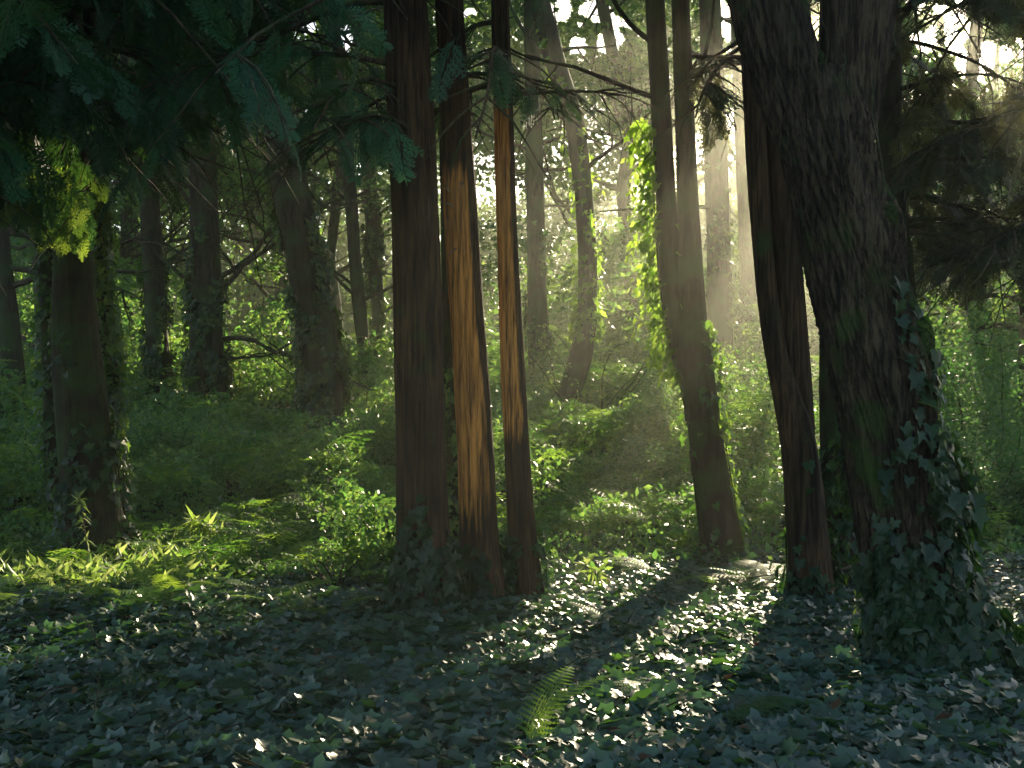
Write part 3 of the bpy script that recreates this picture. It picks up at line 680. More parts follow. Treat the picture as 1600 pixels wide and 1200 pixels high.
# straight dark trunk
s1 = Stem([(985, 620, 716), (900, 622, 708), (800, 620, 700), (700, 619, 696), (600, 617, 694), (450, 615, 690), (300, 611, 684), (150, 604, 676), (0, 599, 666)], 6.9, 10)
t1 = base_thing('cypress_tree', 'straight dark brown cypress trunk, widest of the central clump, with fibrous bark', s1, group=CG)
g = Geo(); s1.mesh(g, 96, .03, .07, 22, 201, .03, zfreq=.5); build('trunk', g, [M['cypress']], t1)
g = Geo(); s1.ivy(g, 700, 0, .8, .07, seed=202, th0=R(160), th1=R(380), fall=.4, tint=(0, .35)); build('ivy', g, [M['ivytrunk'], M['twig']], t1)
g = Geo(); conifer_crown(g, None, (2.7, 7), (1.2, 3.0), 24, 203, droop=.09, axisfn=lambda z: s1.at(np.array([z]))[0][0], az=(R(120), R(330)), tint=(0, .5)); build('crown', g, [M['conifer'], M['twig']], t1)
# trunk with the orange light painted on its left front side
def painted_glow(TH, Z, C):
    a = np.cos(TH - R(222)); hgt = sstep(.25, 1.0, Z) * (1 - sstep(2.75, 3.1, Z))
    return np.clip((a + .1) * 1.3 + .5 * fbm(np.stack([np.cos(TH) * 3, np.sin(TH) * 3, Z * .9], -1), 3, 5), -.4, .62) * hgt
s2 = Stem([(985, 722, 800), (850, 718, 779), (780, 717, 776), (700, 715, 772), (600, 709, 765), (500, 703, 757), (400, 696, 750), (300, 691, 744), (200, 689, 737), (100, 684, 730), (0, 679, 724)], 7.25, 10)
t2 = base_thing('cypress_tree', 'reddish cypress trunk with an orange glow painted on its bark, right of the widest central trunk', s2, group=CG)
g = Geo(); s2.mesh(g, 96, .03, .08, 16, 211, .03, zfreq=.5, tint=painted_glow); build('trunk', g, [M['cypress_glow']], t2)
g = Geo(); r = np.random.default_rng(212)
for k, (z, a, L) in enumerate(((2.72, -2.2, .16), (2.62, -2.0, .2), (2.55, -2.4, .12), (2.35, -1.9, .1), (2.78, -1.5, .18))):
    C, rr = s2.at(np.array([z])); d = np.array([math.cos(a), math.sin(a), .3]); p = limb_path(C[0] + d * rr[0] * .9, d, L, 5, .35, -.05, r); g = Geo(); tube(g, p, np.linspace(.006, .002, len(p)), 4); build('dead_twig', g, [M['deadwood']], t2)
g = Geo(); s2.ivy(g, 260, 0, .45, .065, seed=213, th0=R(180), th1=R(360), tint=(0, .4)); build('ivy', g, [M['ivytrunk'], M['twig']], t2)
g = Geo(); conifer_crown(g, None, (3.0, 8), (1.0, 2.4), 14, 214, droop=.08, axisfn=lambda z: s2.at(np.array([z]))[0][0], tint=(0, .5)); build('crown', g, [M['conifer'], M['twig']], t2)
# slim trunk, orange light painted on its left side too
def painted_glow3(TH, Z, C):
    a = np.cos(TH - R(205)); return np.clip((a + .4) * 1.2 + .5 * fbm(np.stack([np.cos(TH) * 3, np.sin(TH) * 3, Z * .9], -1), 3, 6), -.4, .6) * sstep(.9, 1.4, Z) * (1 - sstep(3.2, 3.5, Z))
s3 = Stem([(990, 800, 852), (900, 800, 845), (800, 792, 834), (700, 788, 828), (600, 783, 822), (500, 780, 816), (400, 778, 810), (300, 774, 806), (200, 771, 803), (100, 769, 799), (0, 767, 795)], 7.35, 9)
t3 = base_thing('cypress_tree', 'slimmest of the three straight central cypress trunks, at the right of the clump', s3, group=CG)
g = Geo(); s3.mesh(g, 72, .03, .09, 14, 221, .05, zfreq=.6, tint=painted_glow3); build('trunk', g, [M['cypress_glow']], t3)
g = Geo(); s3.ivy(g, 260, 0, .5, .06, seed=222, tint=(0, .4)); build('ivy', g, [M['ivytrunk'], M['twig']], t3)
g = Geo(); conifer_crown(g, None, (3.3, 8), (.8, 2.0), 12, 223, droop=.09, axisfn=lambda z: s3.at(np.array([z]))[0][0], tint=(0, .5)); build('crown', g, [M['conifer'], M['twig']], t3)
# thin dark stem hidden behind
s4 = Stem([(960, 700, 726), (800, 700, 722), (600, 694, 709), (460, 690, 704), (300, 688, 700)], 7.9, 6)
t4 = base_thing('cypress_tree', 'thin dark stem squeezed between the widest central trunk and the orange one', s4, group=CG)
g = Geo(); s4.mesh(g, 28, .05, .08, 9, 231, .05); build('trunk', g, [M['dark']], t4)
g = Geo(); s4.ivy(g, 500, .1, 1.6, .06, seed=232, tint=(.2, .9)); build('ivy', g, [M['ivyback'], M['twig']], t4)

# forked tree
s5 = Stem([(895, 1100, 1170), (850, 1098, 1158), (800, 1092, 1148), (700, 1079, 1132), (600, 1064, 1118), (540, 1056, 1110), (500, 1060, 1105), (400, 1059, 1098), (300, 1057, 1090), (200, 1055, 1086), (100, 1052, 1081), (0, 1049, 1077)], 9.2, 10)
s5b = Stem([(640, 1072, 1096), (580, 1056, 1084), (520, 1042, 1074), (480, 1036, 1066), (400, 1028, 1061), (300, 1024, 1056), (200, 1018, 1050), (100, 1013, 1045), (0, 1008, 1038)], 9.25, 10, sink=.1)
t5 = base_thing('forked_tree', 'leaning trunk that forks into two straight stems, crossed by the sunbeams', s5)
g = Geo(); s5.mesh(g, 64, .04, .07, 14, 241, .04); s5b.mesh(g, 56, .04, .07, 14, 243, .04); build('trunk', g, [M['dark']], t5)
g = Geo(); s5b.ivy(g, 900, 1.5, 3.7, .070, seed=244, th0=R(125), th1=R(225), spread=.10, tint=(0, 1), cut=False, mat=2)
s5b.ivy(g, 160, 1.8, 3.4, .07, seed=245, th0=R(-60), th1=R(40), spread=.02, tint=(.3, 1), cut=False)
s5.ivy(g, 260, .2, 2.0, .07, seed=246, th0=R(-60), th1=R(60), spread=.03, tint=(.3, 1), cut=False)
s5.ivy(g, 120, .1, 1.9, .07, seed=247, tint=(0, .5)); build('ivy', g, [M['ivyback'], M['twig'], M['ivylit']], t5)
r = np.random.default_rng(248)
for (st, z, d, L) in ((s5, 4.05, (1, -.1, .5), 1.5), (s5, 4.3, (1, .2, -.35), 1.6), (s5b, 3.9, (-1, .2, .75), 1.6), (s5b, 4.35, (-.9, -.2, .6), 1.5), (s5, 3.8, (.6, .1, 1.0), 1.2)):
    g = Geo(); C, _ = st.at(np.array([z])); twigs(g, limb_path(C[0], d, L, 10, .1, 0, r), .026, r, 4, .6, 1); build('branch', g, [M['dark']], t5)
g = Geo(); conifer_crown(g, None, (4.0, 8), (1.0, 2.6), 14, 249, droop=.10, size=.4, axisfn=lambda z: s5.at(np.array([z]))[0][0], tint=(.2, .8), az=(R(20), R(200))); build('crown', g, [M['conifer2'], M['twig']], t5)

# twin-stemmed dark tree and its third stem
s6 = Stem([(985, 1232, 1312), (900, 1234, 1300), (800, 1229, 1290), (700, 1222, 1278), (650, 1213, 1268), (600, 1203, 1240), (500, 1186, 1220), (400, 1177, 1208), (300, 1169, 1202), (200, 1163, 1196), (100, 1159, 1191), (0, 1155, 1184)], 7.4, 10)
s6b = Stem([(740, 1240, 1276), (660, 1226, 1272), (600, 1218, 1268), (500, 1212, 1260), (400, 1206, 1252), (300, 1199, 1244), (200, 1194, 1232), (100, 1190, 1224), (0, 1186, 1216)], 7.5, 10, sink=.1)
t6 = base_thing('twin_stemmed_tree', 'dark trunk splitting into two close parallel stems left of the old gnarled tree', s6)
g = Geo(); s6.mesh(g, 72, .035, .07, 14, 251, .04); s6b.mesh(g, 64, .035, .07, 14, 252, .04); build('trunk', g, [M['cypress']], t6)
g = Geo(); s6.ivy(g, 420, 0, 1.0, .07, seed=253, tint=(0, .4), fall=.5); build('ivy', g, [M['ivytrunk'], M['twig']], t6)
g = Geo(); conifer_crown(g, None, (3.1, 8), (.8, 2.2), 12, 254, droop=.12, axisfn=lambda z: s6.at(np.array([z]))[0][0], tint=(.1, .7), az=(R(150), R(380))); build('crown', g, [M['conifer2'], M['twig']], t6)
s7 = Stem([(970, 1288, 1346), (850, 1284, 1340), (700, 1281, 1332), (600, 1280, 1320), (500, 1281, 1312), (400, 1278, 1306), (250, 1268, 1298), (0, 1282, 1312)], 8.0, 9)
t7 = base_thing('slender_tree', 'narrow dark trunk half hidden behind the left side of the gnarled tree', s7)
g = Geo(); s7.mesh(g, 48, .05, .07, 12, 261, .05); build('trunk', g, [M['dark']], t7)
g = Geo(); s7.ivy(g, 350, 0, 1.0, .07, seed=262, tint=(0, .5)); build('ivy', g, [M['ivytrunk'], M['twig']], t7)

# old gnarled tree
D8 = 5.75
s8 = Stem([(1075, 1392, 1560), (1040, 1388, 1540), (1000, 1378, 1522), (950, 1366, 1506), (900, 1356, 1494), (800, 1338, 1472), (700, 1322, 1458), (600, 1303, 1446), (500, 1277, 1420), (400, 1256, 1396), (300, 1236, 1372), (250, 1226, 1366), (200, 1206, 1362), (150, 1185, 1372), (110, 1172, 1382), (60, 1165, 1385)], D8, 3.6)
s8.z[-2:] = s8.z[-2:]
s8a = Stem([(350, 1285, 1325), (250, 1226, 1308), (200, 1205, 1300), (150, 1184, 1292), (100, 1166, 1278), (50, 1153, 1264), (0, 1141, 1256)], D8 - .02, 7, sink=.1)
s8b = Stem([(330, 1300, 1345), (220, 1282, 1362), (150, 1285, 1376), (100, 1288, 1384), (50, 1286, 1390), (0, 1284, 1394)], D8 + .06, 7, sink=.1)
s8 = Stem([(1085, 1384, 1630), (1050, 1386, 1594), (1000, 1378, 1545), (950, 1366, 1512), (900, 1356, 1494), (800, 1338, 1472), (700, 1322, 1458), (600, 1303, 1446), (500, 1277, 1420), (400, 1256, 1396), (300, 1236, 1372), (230, 1218, 1362), (160, 1210, 1350), (110, 1240, 1330)], D8, 3.0)
t8 = base_thing('gnarled_tree', 'massive old forked tree with flaky twisted bark and mossy burls, ivy round its foot', s8)
g = Geo()
bA, bB, bC = P(1385, 350, D8 - .15), P(1425, 545, D8 - .1), P(1300, 250, D8 - .35)
s8.mesh(g, 190, .022, .17, 20, 271, .12, twist=.6, zfreq=.7, bumps=[(*bA, .16, .09), (*bB, .24, .08), (*bC, .2, .07)])
s8a.mesh(g, 130, .025, .17, 16, 272, .12, twist=.5, zfreq=.7); s8b.mesh(g, 130, .025, .17, 16, 273, .12, twist=-.4, zfreq=.7)
build('trunk', g, [M['old']], t8)
# moss pads lying on the burls and in the fork
def pad(g, c, rx, ry, rz, seed):
    u = np.linspace(0, math.pi, 16); v = np.linspace(0, 2 * math.pi, 24, endpoint=False); U, W = np.meshgrid(u, v, indexing='ij')
    d = np.stack([np.sin(U) * np.cos(W), np.sin(U) * np.sin(W), np.cos(U)], -1); k = 1 + .18 * fbm(d * 3 + seed, 3, seed)
    V = np.asarray(c) + d * k[..., None] * np.array([rx, ry, rz]); i = np.arange(15)[:, None] * 24; j = np.arange(24)[None]; j2 = (j + 1) % 24
    g.add(V.reshape(-1, 3), np.stack([i + j, i + 24 + j, i + 24 + j2, i + j2], -1).reshape(-1, 4))
    r = np.random.default_rng(seed); m = 900; dd = norm(r.normal(0, 1, (m, 3)))
    pos = np.asarray(c) + dd * np.array([rx, ry, rz]) * 1.03
    scatter(g, LEAF2, pos, frames(norm(dd + r.normal(0, .5, (m, 3))), r.uniform(0, 6, m)), .02, 0, .5)
for k, (q, rx, ry, rz) in enumerate(((P(1383, 345, D8 - .16), .06, .09, .10), (P(1436, 535, D8 - .16), .065, .10, .13), (P(1276, 110, D8 - .06), .035, .10, .10))):
    g = Geo(); pad(g, q, rx, ry, rz, 280 + k); build('moss_pad', g, [M['moss']], t8)
g = Geo(); s8.ivy(g, 4200, -.15, 1.35, .085, seed=285, th0=R(-110), th1=R(40), fall=.7, tint=(0, .5), spread=.05, off=.055)
s8.ivy(g, 1500, -.15, .75, .085, seed=286, th0=R(170), th1=R(300), fall=.5, tint=(0, .5), off=.05)
s8.ivy(g, 750, -.1, 1.0, .075, seed=291, th0=R(-135), th1=R(-25), fall=1.1, tint=(0, .5), off=.06)
s8.ivy(g, 130, .1, 1.3, .075, seed=293, th0=R(-120), th1=R(0), tint=(0, .5), off=.06)
s8.ivy(g, 90, .7, 2.0, .085, seed=287, th0=R(-75), th1=R(-35), tint=(.2, .6), off=.03)
s8.ivy(g, 220, .2, 1.2, .05, seed=288, th0=R(150), th1=R(185), tint=(.2, .9), cut=False)
build('ivy', g, [M['ivytrunk'], M['twig']], t8)
r = np.random.default_rng(289); 
for k in range(4):
    g = Geo(); th = R((-60, -80, -100, -50)[k]); z = np.arange(1.2, 4.2, .08); C, rr = s8.at(np.minimum(z, 2.9)); C[:, 2] = z
    C[:, 0] += np.maximum(z - 2.9, 0) * .0; t = th + np.cumsum(r.normal(0, .05, len(z)))
    tube(g, C + np.stack([np.cos(t), np.sin(t), t * 0], -1) * (rr * 1.08 + .01)[:, None] + r.normal(0, .004, C.shape), .003, 5); build('creeper_stem', g, [M['twig']], t8)

# dark trunk behind the gnarled tree
s9 = Stem([(900, 1400, 1444), (600, 1400, 1442), (500, 1394, 1434), (400, 1384, 1425), (300, 1374, 1413), (200, 1368, 1409), (100, 1364, 1408), (0, 1360, 1404)], 8.3, 9)
t9 = base_thing('conifer_tree', 'dark trunk behind the gnarled tree carrying drooping brownish foliage at the upper right', s9)
g = Geo(); s9.mesh(g, 48, .05, .07, 12, 291, .05); build('trunk', g, [M['dark']], t9)
g = Geo(); conifer_crown(g, None, (2.4, 7.5), (1.0, 3.0), 36, 292, droop=.09, size=.28, axisfn=lambda z: s9.at(np.array([z]))[0][0], tint=(0, .9), az=(R(10), R(190)), pad=30); build('crown', g, [M['conifer2'], M['twig']], t9)
s10 = Stem([(1000, 1720, 1780), (600, 1710, 1765), (0, 1700, 1745)], 7.2, 9)
t10 = base_thing('conifer_tree', 'conifer whose dark sprays hang into the top right corner of the picture', s10)
g = Geo(); s10.mesh(g, 40, .06, .07, 12, 295, .05); build('trunk', g, [M['dark']], t10)
g = Geo(); conifer_crown(g, None, (2.5, 7), (1.0, 2.6), 30, 296, droop=.09, size=.28, axisfn=lambda z: s10.at(np.array([z]))[0][0], tint=(0, .9), az=(R(180), R(360)), pad=30); build('crown', g, [M['conifer2'], M['twig']], t10)

# left clump
LG = 'trunks of the left clump'
s11 = Stem([(905, 104, 214), (860, 106, 200), (800, 100, 188), (700, 92, 174), (600, 84, 162), (500, 82, 150), (400, 86, 144), (200, 78, 136), (0, 50, 122)], 8.9, 9)
t11 = base_thing('conifer_tree', 'thick dark trunk at the left, under the sunlit yellow-green spray', s11, group=LG)
g = Geo(); s11.mesh(g, 72, .04, .08, 14, 301, .05); build('trunk', g, [M['dark']], t11)
g = Geo(); s11.ivy(g, 900, .05, 2.3, .075, seed=302, fall=.3, tint=(0, .6)); build('ivy', g, [M['ivytrunk'], M['twig']], t11)
g = Geo(); conifer_crown(g, None, (2.9, 7.5), (1.6, 4.2), 75, 303, droop=.075, size=.32, axisfn=lambda z: s11.at(np.array([z]))[0][0], tint=(0, .45), az=(R(60), R(300))); build('crown', g, [M['conifer'], M['twig']], t11)
s12 = Stem([(900, 176, 214), (800, 172, 196), (700, 166, 190), (600, 158, 186), (500, 152, 178), (380, 146, 168), (200, 138, 160), (0, 128, 150)], 9.3, 9)
t12 = base_thing('conifer_tree', 'slimmer ivied trunk pressed against the right side of the thick left trunk', s12, group=LG)
g = Geo(); s12.mesh(g, 40, .05, .08, 10, 311, .06); build('trunk', g, [M['dark']], t12)
g = Geo(); s12.ivy(g, 800, .05, 3.2, .075, seed=312, th0=R(-110), th1=R(70), tint=(.2, 1), cut=False); build('ivy', g, [M['ivyback'], M['twig']], t12)
s13 = Stem([(800, 72, 110), (600, 66, 100), (500, 64, 96), (380, 60, 92), (200, 52, 84), (0, 40, 70)], 10.5, 9)
t13 = base_thing('conifer_tree', 'dark trunk peeping out behind the left side of the thick left trunk', s13, group=LG)
g = Geo(); s13.mesh(g, 40, .05, .08, 10, 321, .06); build('trunk', g, [M['dark']], t13)
g = Geo(); s13.ivy(g, 700, .2, 2.8, .075, seed=322, tint=(0, .6)); build('ivy', g, [M['ivyback'], M['twig']], t13)
g = Geo(); conifer_crown(g, None, (3.2, 8), (1.4, 3.6), 36, 323, droop=.075, size=.32, axisfn=lambda z: s13.at(np.array([z]))[0][0], tint=(0, .45)); build('crown', g, [M['conifer'], M['twig']], t13)
# a low branch with the yellow-green sunlit spray
g = Geo(); r = np.random.default_rng(330); PP, DD = [], []
C, _ = s11.at(np.array([3.1])); path = np.array([C[0], P(90, 215, 8.0), P(95, 265, 7.2), P(80, 300, 6.6), P(60, 325, 6.2)])
tube(g, path, np.linspace(.025, .006, 5), 5, 1)
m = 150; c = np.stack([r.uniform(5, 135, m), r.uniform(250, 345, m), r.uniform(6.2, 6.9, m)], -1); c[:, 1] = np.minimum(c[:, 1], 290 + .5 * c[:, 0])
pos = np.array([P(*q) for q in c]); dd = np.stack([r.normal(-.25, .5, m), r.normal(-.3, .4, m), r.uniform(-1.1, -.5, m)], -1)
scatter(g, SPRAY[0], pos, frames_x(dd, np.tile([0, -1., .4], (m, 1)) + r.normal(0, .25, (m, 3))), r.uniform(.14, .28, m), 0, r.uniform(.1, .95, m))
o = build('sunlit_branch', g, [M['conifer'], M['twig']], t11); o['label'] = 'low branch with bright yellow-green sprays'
# conifer standing between, off to the left front, whose branches hang over the clearing
s14 = Stem([(1300, 300, 380), (600, 300, 370), (0, 290, 350)], 12.5, 9)
def front_conifer(name, x, y, zs, reach, n, seed, az, label, tint=(0, .45), lo=False, droop=.075):
    t = thing(name, (x, y, float(ground_z(x, y))), label, 'tree'); g = Geo()
    zz = np.arange(-.2, 9, .3); pts = np.stack([x + 0 * zz, y + 0 * zz, zz], -1)
    st = Stem([(600, 0, 1)], y, 2); st.z = np.array([-.3, 3, 9.]); st.c = np.array([[x, y, -.3], [x, y, 3], [x - .1, y, 9.]]); st.r = np.array([.24, .2, .08])
    st.mesh(g, 48, .06, .08, 12, seed, .05); build('trunk', g, [M['dark']], t)
    g = Geo(); conifer_crown(g, (x, y), zs, reach, n, seed + 1, az=az, droop=droop, tint=tint, lo=lo); build('crown', g, [M['conifer'], M['twig']], t)
front_conifer('conifer_tree', -4.3, 5.0, (2.6, 6), (1.5, 3.6), 55, 340, (R(0), R(170)), 'conifer whose dark teal boughs hang across the upper left of the clearing')

# ------------------------------------------------------------------ small plants, ferns, shrubs
def shrub(label, px, py, D, rx, rz, n, size, mat, seed, tint=(0, 1), name='shrub', group=None):
    c = P(px, py, D); gz = float(ground_z(c[0], c[1])); t = thing(name, (c[0], c[1], gz), label, 'shrub', group)
    r = np.random.default_rng(seed); g = Geo(); cen = []
    for k in range(9):
        a = r.uniform(0, 6.28); p = limb_path((c[0], c[1], gz - .05), (math.sin(a) * rx / max(rz, .2), math.cos(a) * .6, 1.2), (c[2] - gz) + rz * r.uniform(.3, .9), 8, .16, 0, r)
        tube(g, p, np.linspace(.015, .004, len(p)), 4); cen.append(p[3:])
    build('stems', g, [M['twig']], t); g = Geo()
    leaf_cloud(g, np.concatenate(cen), np.array([rx * .45, rx * .45, rz * .4]), n, size, seed, 0, tint, LEAF if size > .05 and D < 12 else LEAF2, up=.6, cut=D > 15)
    build('leaves', g, [M[mat]], t)
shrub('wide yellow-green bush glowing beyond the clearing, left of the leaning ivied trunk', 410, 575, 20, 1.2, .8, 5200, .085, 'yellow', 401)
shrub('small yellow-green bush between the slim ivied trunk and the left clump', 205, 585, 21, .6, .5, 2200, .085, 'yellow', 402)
shrub('pale green bush at the foot of the curved leaning trunk', 930, 600, 18.5, 1.0, .6, 8000, .06, 'under', 403, (.3, 1))
shrub('leafy bush filling the gap between the forked trunk and the twin stems', 1165, 600, 14, .55, .8, 6000, .06, 'under', 404, (.2, 1))
shrub('tuft of sunlit yellow leaves hanging on the curved leaning trunk', 935, 462, 17.2, .22, .28, 500, .075, 'yellow', 405, name='leafy_sprig')
shrub('young leafy shrub beside the left foot of the widest central trunk', 605, 800, 8.6, .25, .4, 2600, .055, 'under', 406, (.2, .9))
shrub('thin seedling with tiny leaves standing in the sunlit patch near the centre', 525, 880, 7.8, .10, .35, 260, .03, 'under', 407, (.4, 1), name='seedling')
shrub('dense dark green bush below the drooping conifer at the right', 1500, 560, 12.5, 1.1, .9, 12000, .055, 'under', 408, (0, .6))
shrub('bright green bush in front of the hazy trunks', 1190, 520, 19, 1.0, 1.0, 8000, .07, 'under', 409, (.3, 1))

for a in (('leafy bush in the dim hollow between the left clump and the slim ivied trunk', 250, 690, 13.5, .5, .5, 4200, .055, 'under', 411, (.1, .8)),
          ('rounded bramble mound in front of the broad ivy-wrapped trunk', 350, 690, 15, .7, .45, 5200, .055, 'under', 412, (.2, .9)),
          ('low bush at the right foot of the leaning ivy-covered trunk', 575, 690, 14, .55, .5, 4200, .055, 'under', 413, (.1, .9)),
          ('bramble clump midway between the leaning ivy-covered trunk and the brambles in front of it', 450, 760, 12, .6, .35, 4200, .05, 'under', 414, (0, .7)),
          ('dark leafy clump seen between the slim central trunk and the curved trunk foot', 860, 720, 13.5, .5, .35, 3600, .05, 'under', 415, (0, .6)),
          ('bramble mound left of the forked trunk, crossed by the sunbeam', 990, 720, 13, .7, .4, 5200, .05, 'under', 416, (.1, .8)),
          ('low bushes right of the forked trunk, before the twin stems', 1180, 760, 11.5, .4, .4, 3200, .05, 'under', 417, (.2, .9)),
          ('leafy bush at the left edge of the picture behind the first trunk', 20, 700, 12.5, .6, .5, 4400, .055, 'under', 418, (0, .7)),
          ('shadowy bush right of the gnarled tree at mid height', 1560, 720, 10.5, .6, .5, 4400, .05, 'under', 419, (0, .5))): shrub(*a, group='bushes of the forest floor')

def fern(px, py, n, L, seed, label, D=None, tint=(.1, .6), az=None, pitch=.35, group='ferns', name='fern', spread=.04, mat='fern'):
    if D is None:
        for D in np.arange(3.5, 30, .05):
            X = (px - 800) / FPX * D
            if 600 - (ground_z(X, D) + .08 - CAMZ) / D * FPX <= py: break
    X = (px - 800) / FPX * D; gz = float(ground_z(X, D)); r = np.random.default_rng(seed)
    t = thing(name, (X, D, gz), label, 'fern', group)
    a = (r.uniform(0, 6.28) + np.arange(n) * 6.28 / n + r.normal(0, .3, n) if az is None else R(az) + r.normal(0, .35, n))
    for k in range(n):
        g = Geo(); d = np.array([[math.sin(a[k]), math.cos(a[k]), pitch + r.uniform(-.12, .2)]])
        p = np.array([[X, D, gz + .03]]) + r.normal(0, spread, (1, 3)) * np.array([1, 1, .2])
        scatter(g, FROND[k % 3], p, frames_x(d, np.array([[0, 0, 1.]]) + r.normal(0, .15, (1, 3))), L * r.uniform(.75, 1.15), 0, r.uniform(*tint)); build('frond', g, [M[mat]], t)
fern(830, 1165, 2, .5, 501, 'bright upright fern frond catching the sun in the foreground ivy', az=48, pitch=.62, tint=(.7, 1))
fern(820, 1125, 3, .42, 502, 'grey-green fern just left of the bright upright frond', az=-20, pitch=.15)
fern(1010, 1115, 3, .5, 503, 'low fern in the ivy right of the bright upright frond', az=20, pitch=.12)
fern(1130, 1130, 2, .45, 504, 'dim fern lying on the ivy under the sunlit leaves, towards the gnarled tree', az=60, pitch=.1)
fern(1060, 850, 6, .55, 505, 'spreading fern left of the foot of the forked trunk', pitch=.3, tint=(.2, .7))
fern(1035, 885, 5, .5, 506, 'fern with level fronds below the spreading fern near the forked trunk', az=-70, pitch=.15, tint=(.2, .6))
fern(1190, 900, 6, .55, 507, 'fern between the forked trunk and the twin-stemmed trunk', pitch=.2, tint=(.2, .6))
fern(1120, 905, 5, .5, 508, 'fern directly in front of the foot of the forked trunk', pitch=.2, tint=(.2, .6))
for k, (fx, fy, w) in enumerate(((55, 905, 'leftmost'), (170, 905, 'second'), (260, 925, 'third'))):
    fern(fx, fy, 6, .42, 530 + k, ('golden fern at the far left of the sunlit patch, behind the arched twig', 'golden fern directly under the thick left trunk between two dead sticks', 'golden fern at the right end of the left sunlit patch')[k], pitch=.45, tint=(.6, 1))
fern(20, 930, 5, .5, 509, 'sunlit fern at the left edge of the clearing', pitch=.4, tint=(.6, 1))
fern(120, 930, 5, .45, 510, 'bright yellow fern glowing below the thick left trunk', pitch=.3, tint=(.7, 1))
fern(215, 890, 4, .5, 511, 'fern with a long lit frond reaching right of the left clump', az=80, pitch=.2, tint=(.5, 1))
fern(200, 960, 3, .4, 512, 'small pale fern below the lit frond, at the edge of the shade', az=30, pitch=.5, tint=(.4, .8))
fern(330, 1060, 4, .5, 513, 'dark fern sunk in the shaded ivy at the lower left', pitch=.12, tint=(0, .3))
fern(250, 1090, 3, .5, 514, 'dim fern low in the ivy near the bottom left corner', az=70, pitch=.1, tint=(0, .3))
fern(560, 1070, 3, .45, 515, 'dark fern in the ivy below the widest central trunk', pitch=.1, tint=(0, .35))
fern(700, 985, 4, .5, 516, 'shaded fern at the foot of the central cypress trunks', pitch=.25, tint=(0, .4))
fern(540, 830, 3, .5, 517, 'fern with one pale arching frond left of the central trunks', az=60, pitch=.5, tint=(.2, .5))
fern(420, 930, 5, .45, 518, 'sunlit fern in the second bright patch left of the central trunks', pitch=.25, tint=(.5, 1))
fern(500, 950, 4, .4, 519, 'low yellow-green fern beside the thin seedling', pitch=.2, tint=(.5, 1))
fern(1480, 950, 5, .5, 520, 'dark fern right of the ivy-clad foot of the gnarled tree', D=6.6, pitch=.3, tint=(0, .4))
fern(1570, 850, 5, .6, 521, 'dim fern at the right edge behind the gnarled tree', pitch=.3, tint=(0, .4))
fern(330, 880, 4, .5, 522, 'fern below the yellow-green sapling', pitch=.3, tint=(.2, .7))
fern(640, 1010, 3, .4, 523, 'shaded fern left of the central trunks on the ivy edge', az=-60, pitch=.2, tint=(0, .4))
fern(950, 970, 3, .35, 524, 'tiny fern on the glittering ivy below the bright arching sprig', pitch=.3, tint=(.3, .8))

def sprig(name, label, pts, D, nleaf, L, seed, mat='yellow', droop=.6, cat='plant', wid=.25):
    """arching leafy shoot, pts = pixel polyline from foot to tip"""
    p = np.array([P(a, b, D) for a, b in pts]); t = thing(name, (p[0][0], p[0][1], float(ground_z(p[0][0], p[0][1]))), label, cat)
    u = np.linspace(0, len(p) - 1, 24); path = np.stack([np.interp(u, np.arange(len(p)), p[:, k]) for k in range(3)], -1)
    g = Geo(); tube(g, path, np.linspace(.006, .002, 24), 5); build('stem', g, [M['twig']], t)
    r = np.random.default_rng(seed); g = Geo(); k = r.uniform(7, 23, nleaf); i = k.astype(int).clip(0, 22); q = path[i]
    d = norm(path[i + 1] - path[i]) * .4 + norm(r.normal(0, 1, (nleaf, 3))) + np.array([0, 0, -droop * .5])
    TV = LEAF[0].copy(); TV[:, 0] += .5; TV[:, 1] *= wid / .27
    scatter(g, (TV, LEAF[1]), q, frames_x(d, np.tile([0, 0, 1.], (nleaf, 1)) + r.normal(0, .3, (nleaf, 3))), L * r.uniform(.6, 1.2, nleaf), 0, r.uniform(.3, 1, nleaf)); build('leaves', g, [M[mat]], t)
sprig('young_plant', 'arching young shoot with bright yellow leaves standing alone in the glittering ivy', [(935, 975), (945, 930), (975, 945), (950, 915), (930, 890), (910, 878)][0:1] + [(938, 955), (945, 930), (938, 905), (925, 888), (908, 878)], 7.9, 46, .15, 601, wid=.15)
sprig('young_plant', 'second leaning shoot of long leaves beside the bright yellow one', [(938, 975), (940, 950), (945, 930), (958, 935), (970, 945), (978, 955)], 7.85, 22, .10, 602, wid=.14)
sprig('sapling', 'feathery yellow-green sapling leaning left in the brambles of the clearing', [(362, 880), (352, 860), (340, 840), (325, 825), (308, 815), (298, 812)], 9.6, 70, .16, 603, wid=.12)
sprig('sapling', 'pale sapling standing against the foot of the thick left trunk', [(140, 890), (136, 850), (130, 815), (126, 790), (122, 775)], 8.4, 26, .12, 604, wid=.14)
sprig('young_plant', 'pair of broad lime green leaves lit up in the shaded ivy at left', [(372, 985), (372, 978), (373, 972), (375, 966)], 6.9, 5, .09, 605, wid=.27)
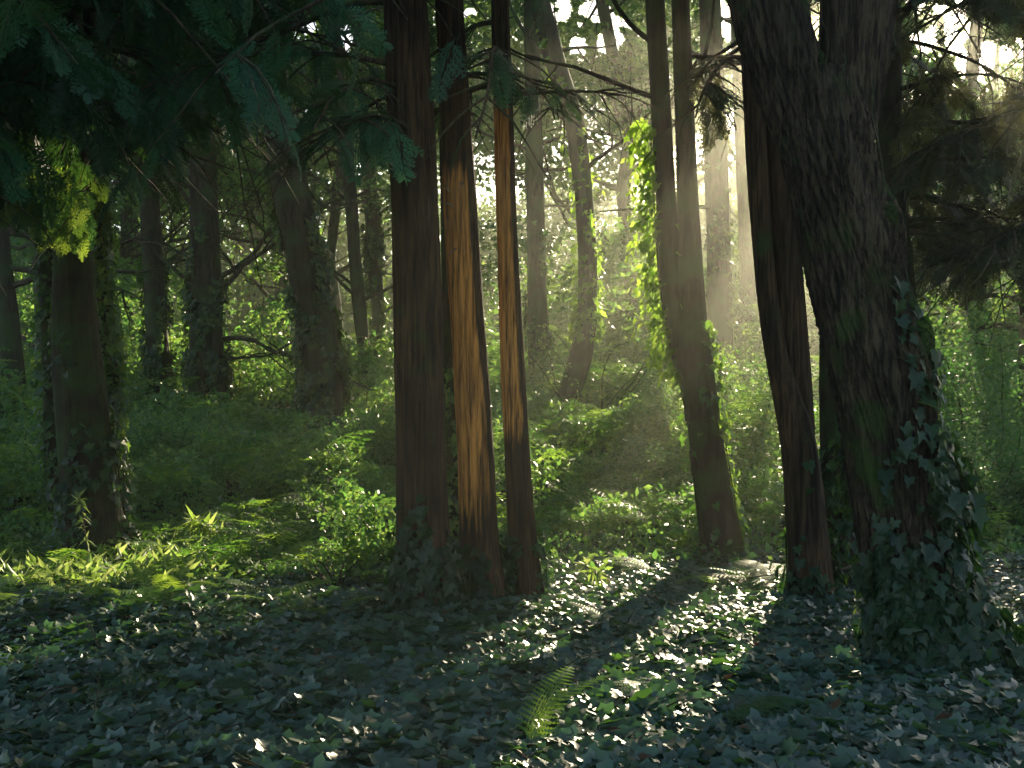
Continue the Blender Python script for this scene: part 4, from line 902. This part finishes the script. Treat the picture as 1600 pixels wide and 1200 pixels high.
sprig('young_plant', 'single lime leaf shoot in front of the widest central trunk', [(600, 1008), (600, 1003), (602, 998)], 6.35, 3, .05, 606, wid=.27)
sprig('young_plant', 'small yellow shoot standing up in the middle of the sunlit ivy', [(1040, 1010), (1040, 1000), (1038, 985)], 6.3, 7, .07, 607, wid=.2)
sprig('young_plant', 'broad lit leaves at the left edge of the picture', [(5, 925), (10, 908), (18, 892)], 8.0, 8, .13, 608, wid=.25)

# broken sticks
def stick(label, pts, D, r0, seed, name='fallen_stick'):
    p = np.array([P(a, b, D) for a, b in pts]); r = np.random.default_rng(seed); u = np.linspace(0, len(p) - 1, 12)
    path = np.stack([np.interp(u, np.arange(len(p)), p[:, k]) for k in range(3)], -1) + r.normal(0, r0 * .25, (12, 3)); g = Geo()
    tube(g, path, r0 * (1 + .2 * r.normal(0, 1, 12)), 8); o = build(name, g, [M['deadwood']]); tag(o, label, 'stick')
stick('pale snapped branch end jutting left from the gnarled tree foot', [(1314, 892), (1330, 886), (1346, 880), (1362, 884)], 6.0, .012, 701)
stick('crooked pinkish dead twig arched over the bright left patch', [(118, 920), (124, 895), (132, 892), (140, 905), (150, 915)], 8.0, .010, 702)
stick('curved dead stick lying right of the crooked twig at the left', [(150, 880), (165, 888), (178, 895), (188, 915)], 8.0, .011, 703)

# ------------------------------------------------------------------ air
hz = Geo()
x0, x1, y0, y1, z0, z1 = -48, 52, -14, 66, -1.6, 32
V = np.array([[x, y, z] for x in (x0, x1) for y in (y0, y1) for z in (z0, z1)])
hz.add(V, np.array([[0, 1, 3, 2], [4, 6, 7, 5], [0, 4, 5, 1], [2, 3, 7, 6], [0, 2, 6, 4], [1, 5, 7, 3]]))
hm, n, l, out = newmat('misty_air'); pv = n.new('ShaderNodeVolumePrincipled')
pv.inputs['Color'].default_value = (.92, .92, .80, 1); pv.inputs['Density'].default_value = .0028; pv.inputs['Anisotropy'].default_value = .8
l.new(pv.outputs[0], out.inputs['Volume'])
ho = build('haze', hz, [hm], smooth=False); tag(ho, 'thin sunlit mist hanging between the trees', 'haze', kind='stuff')
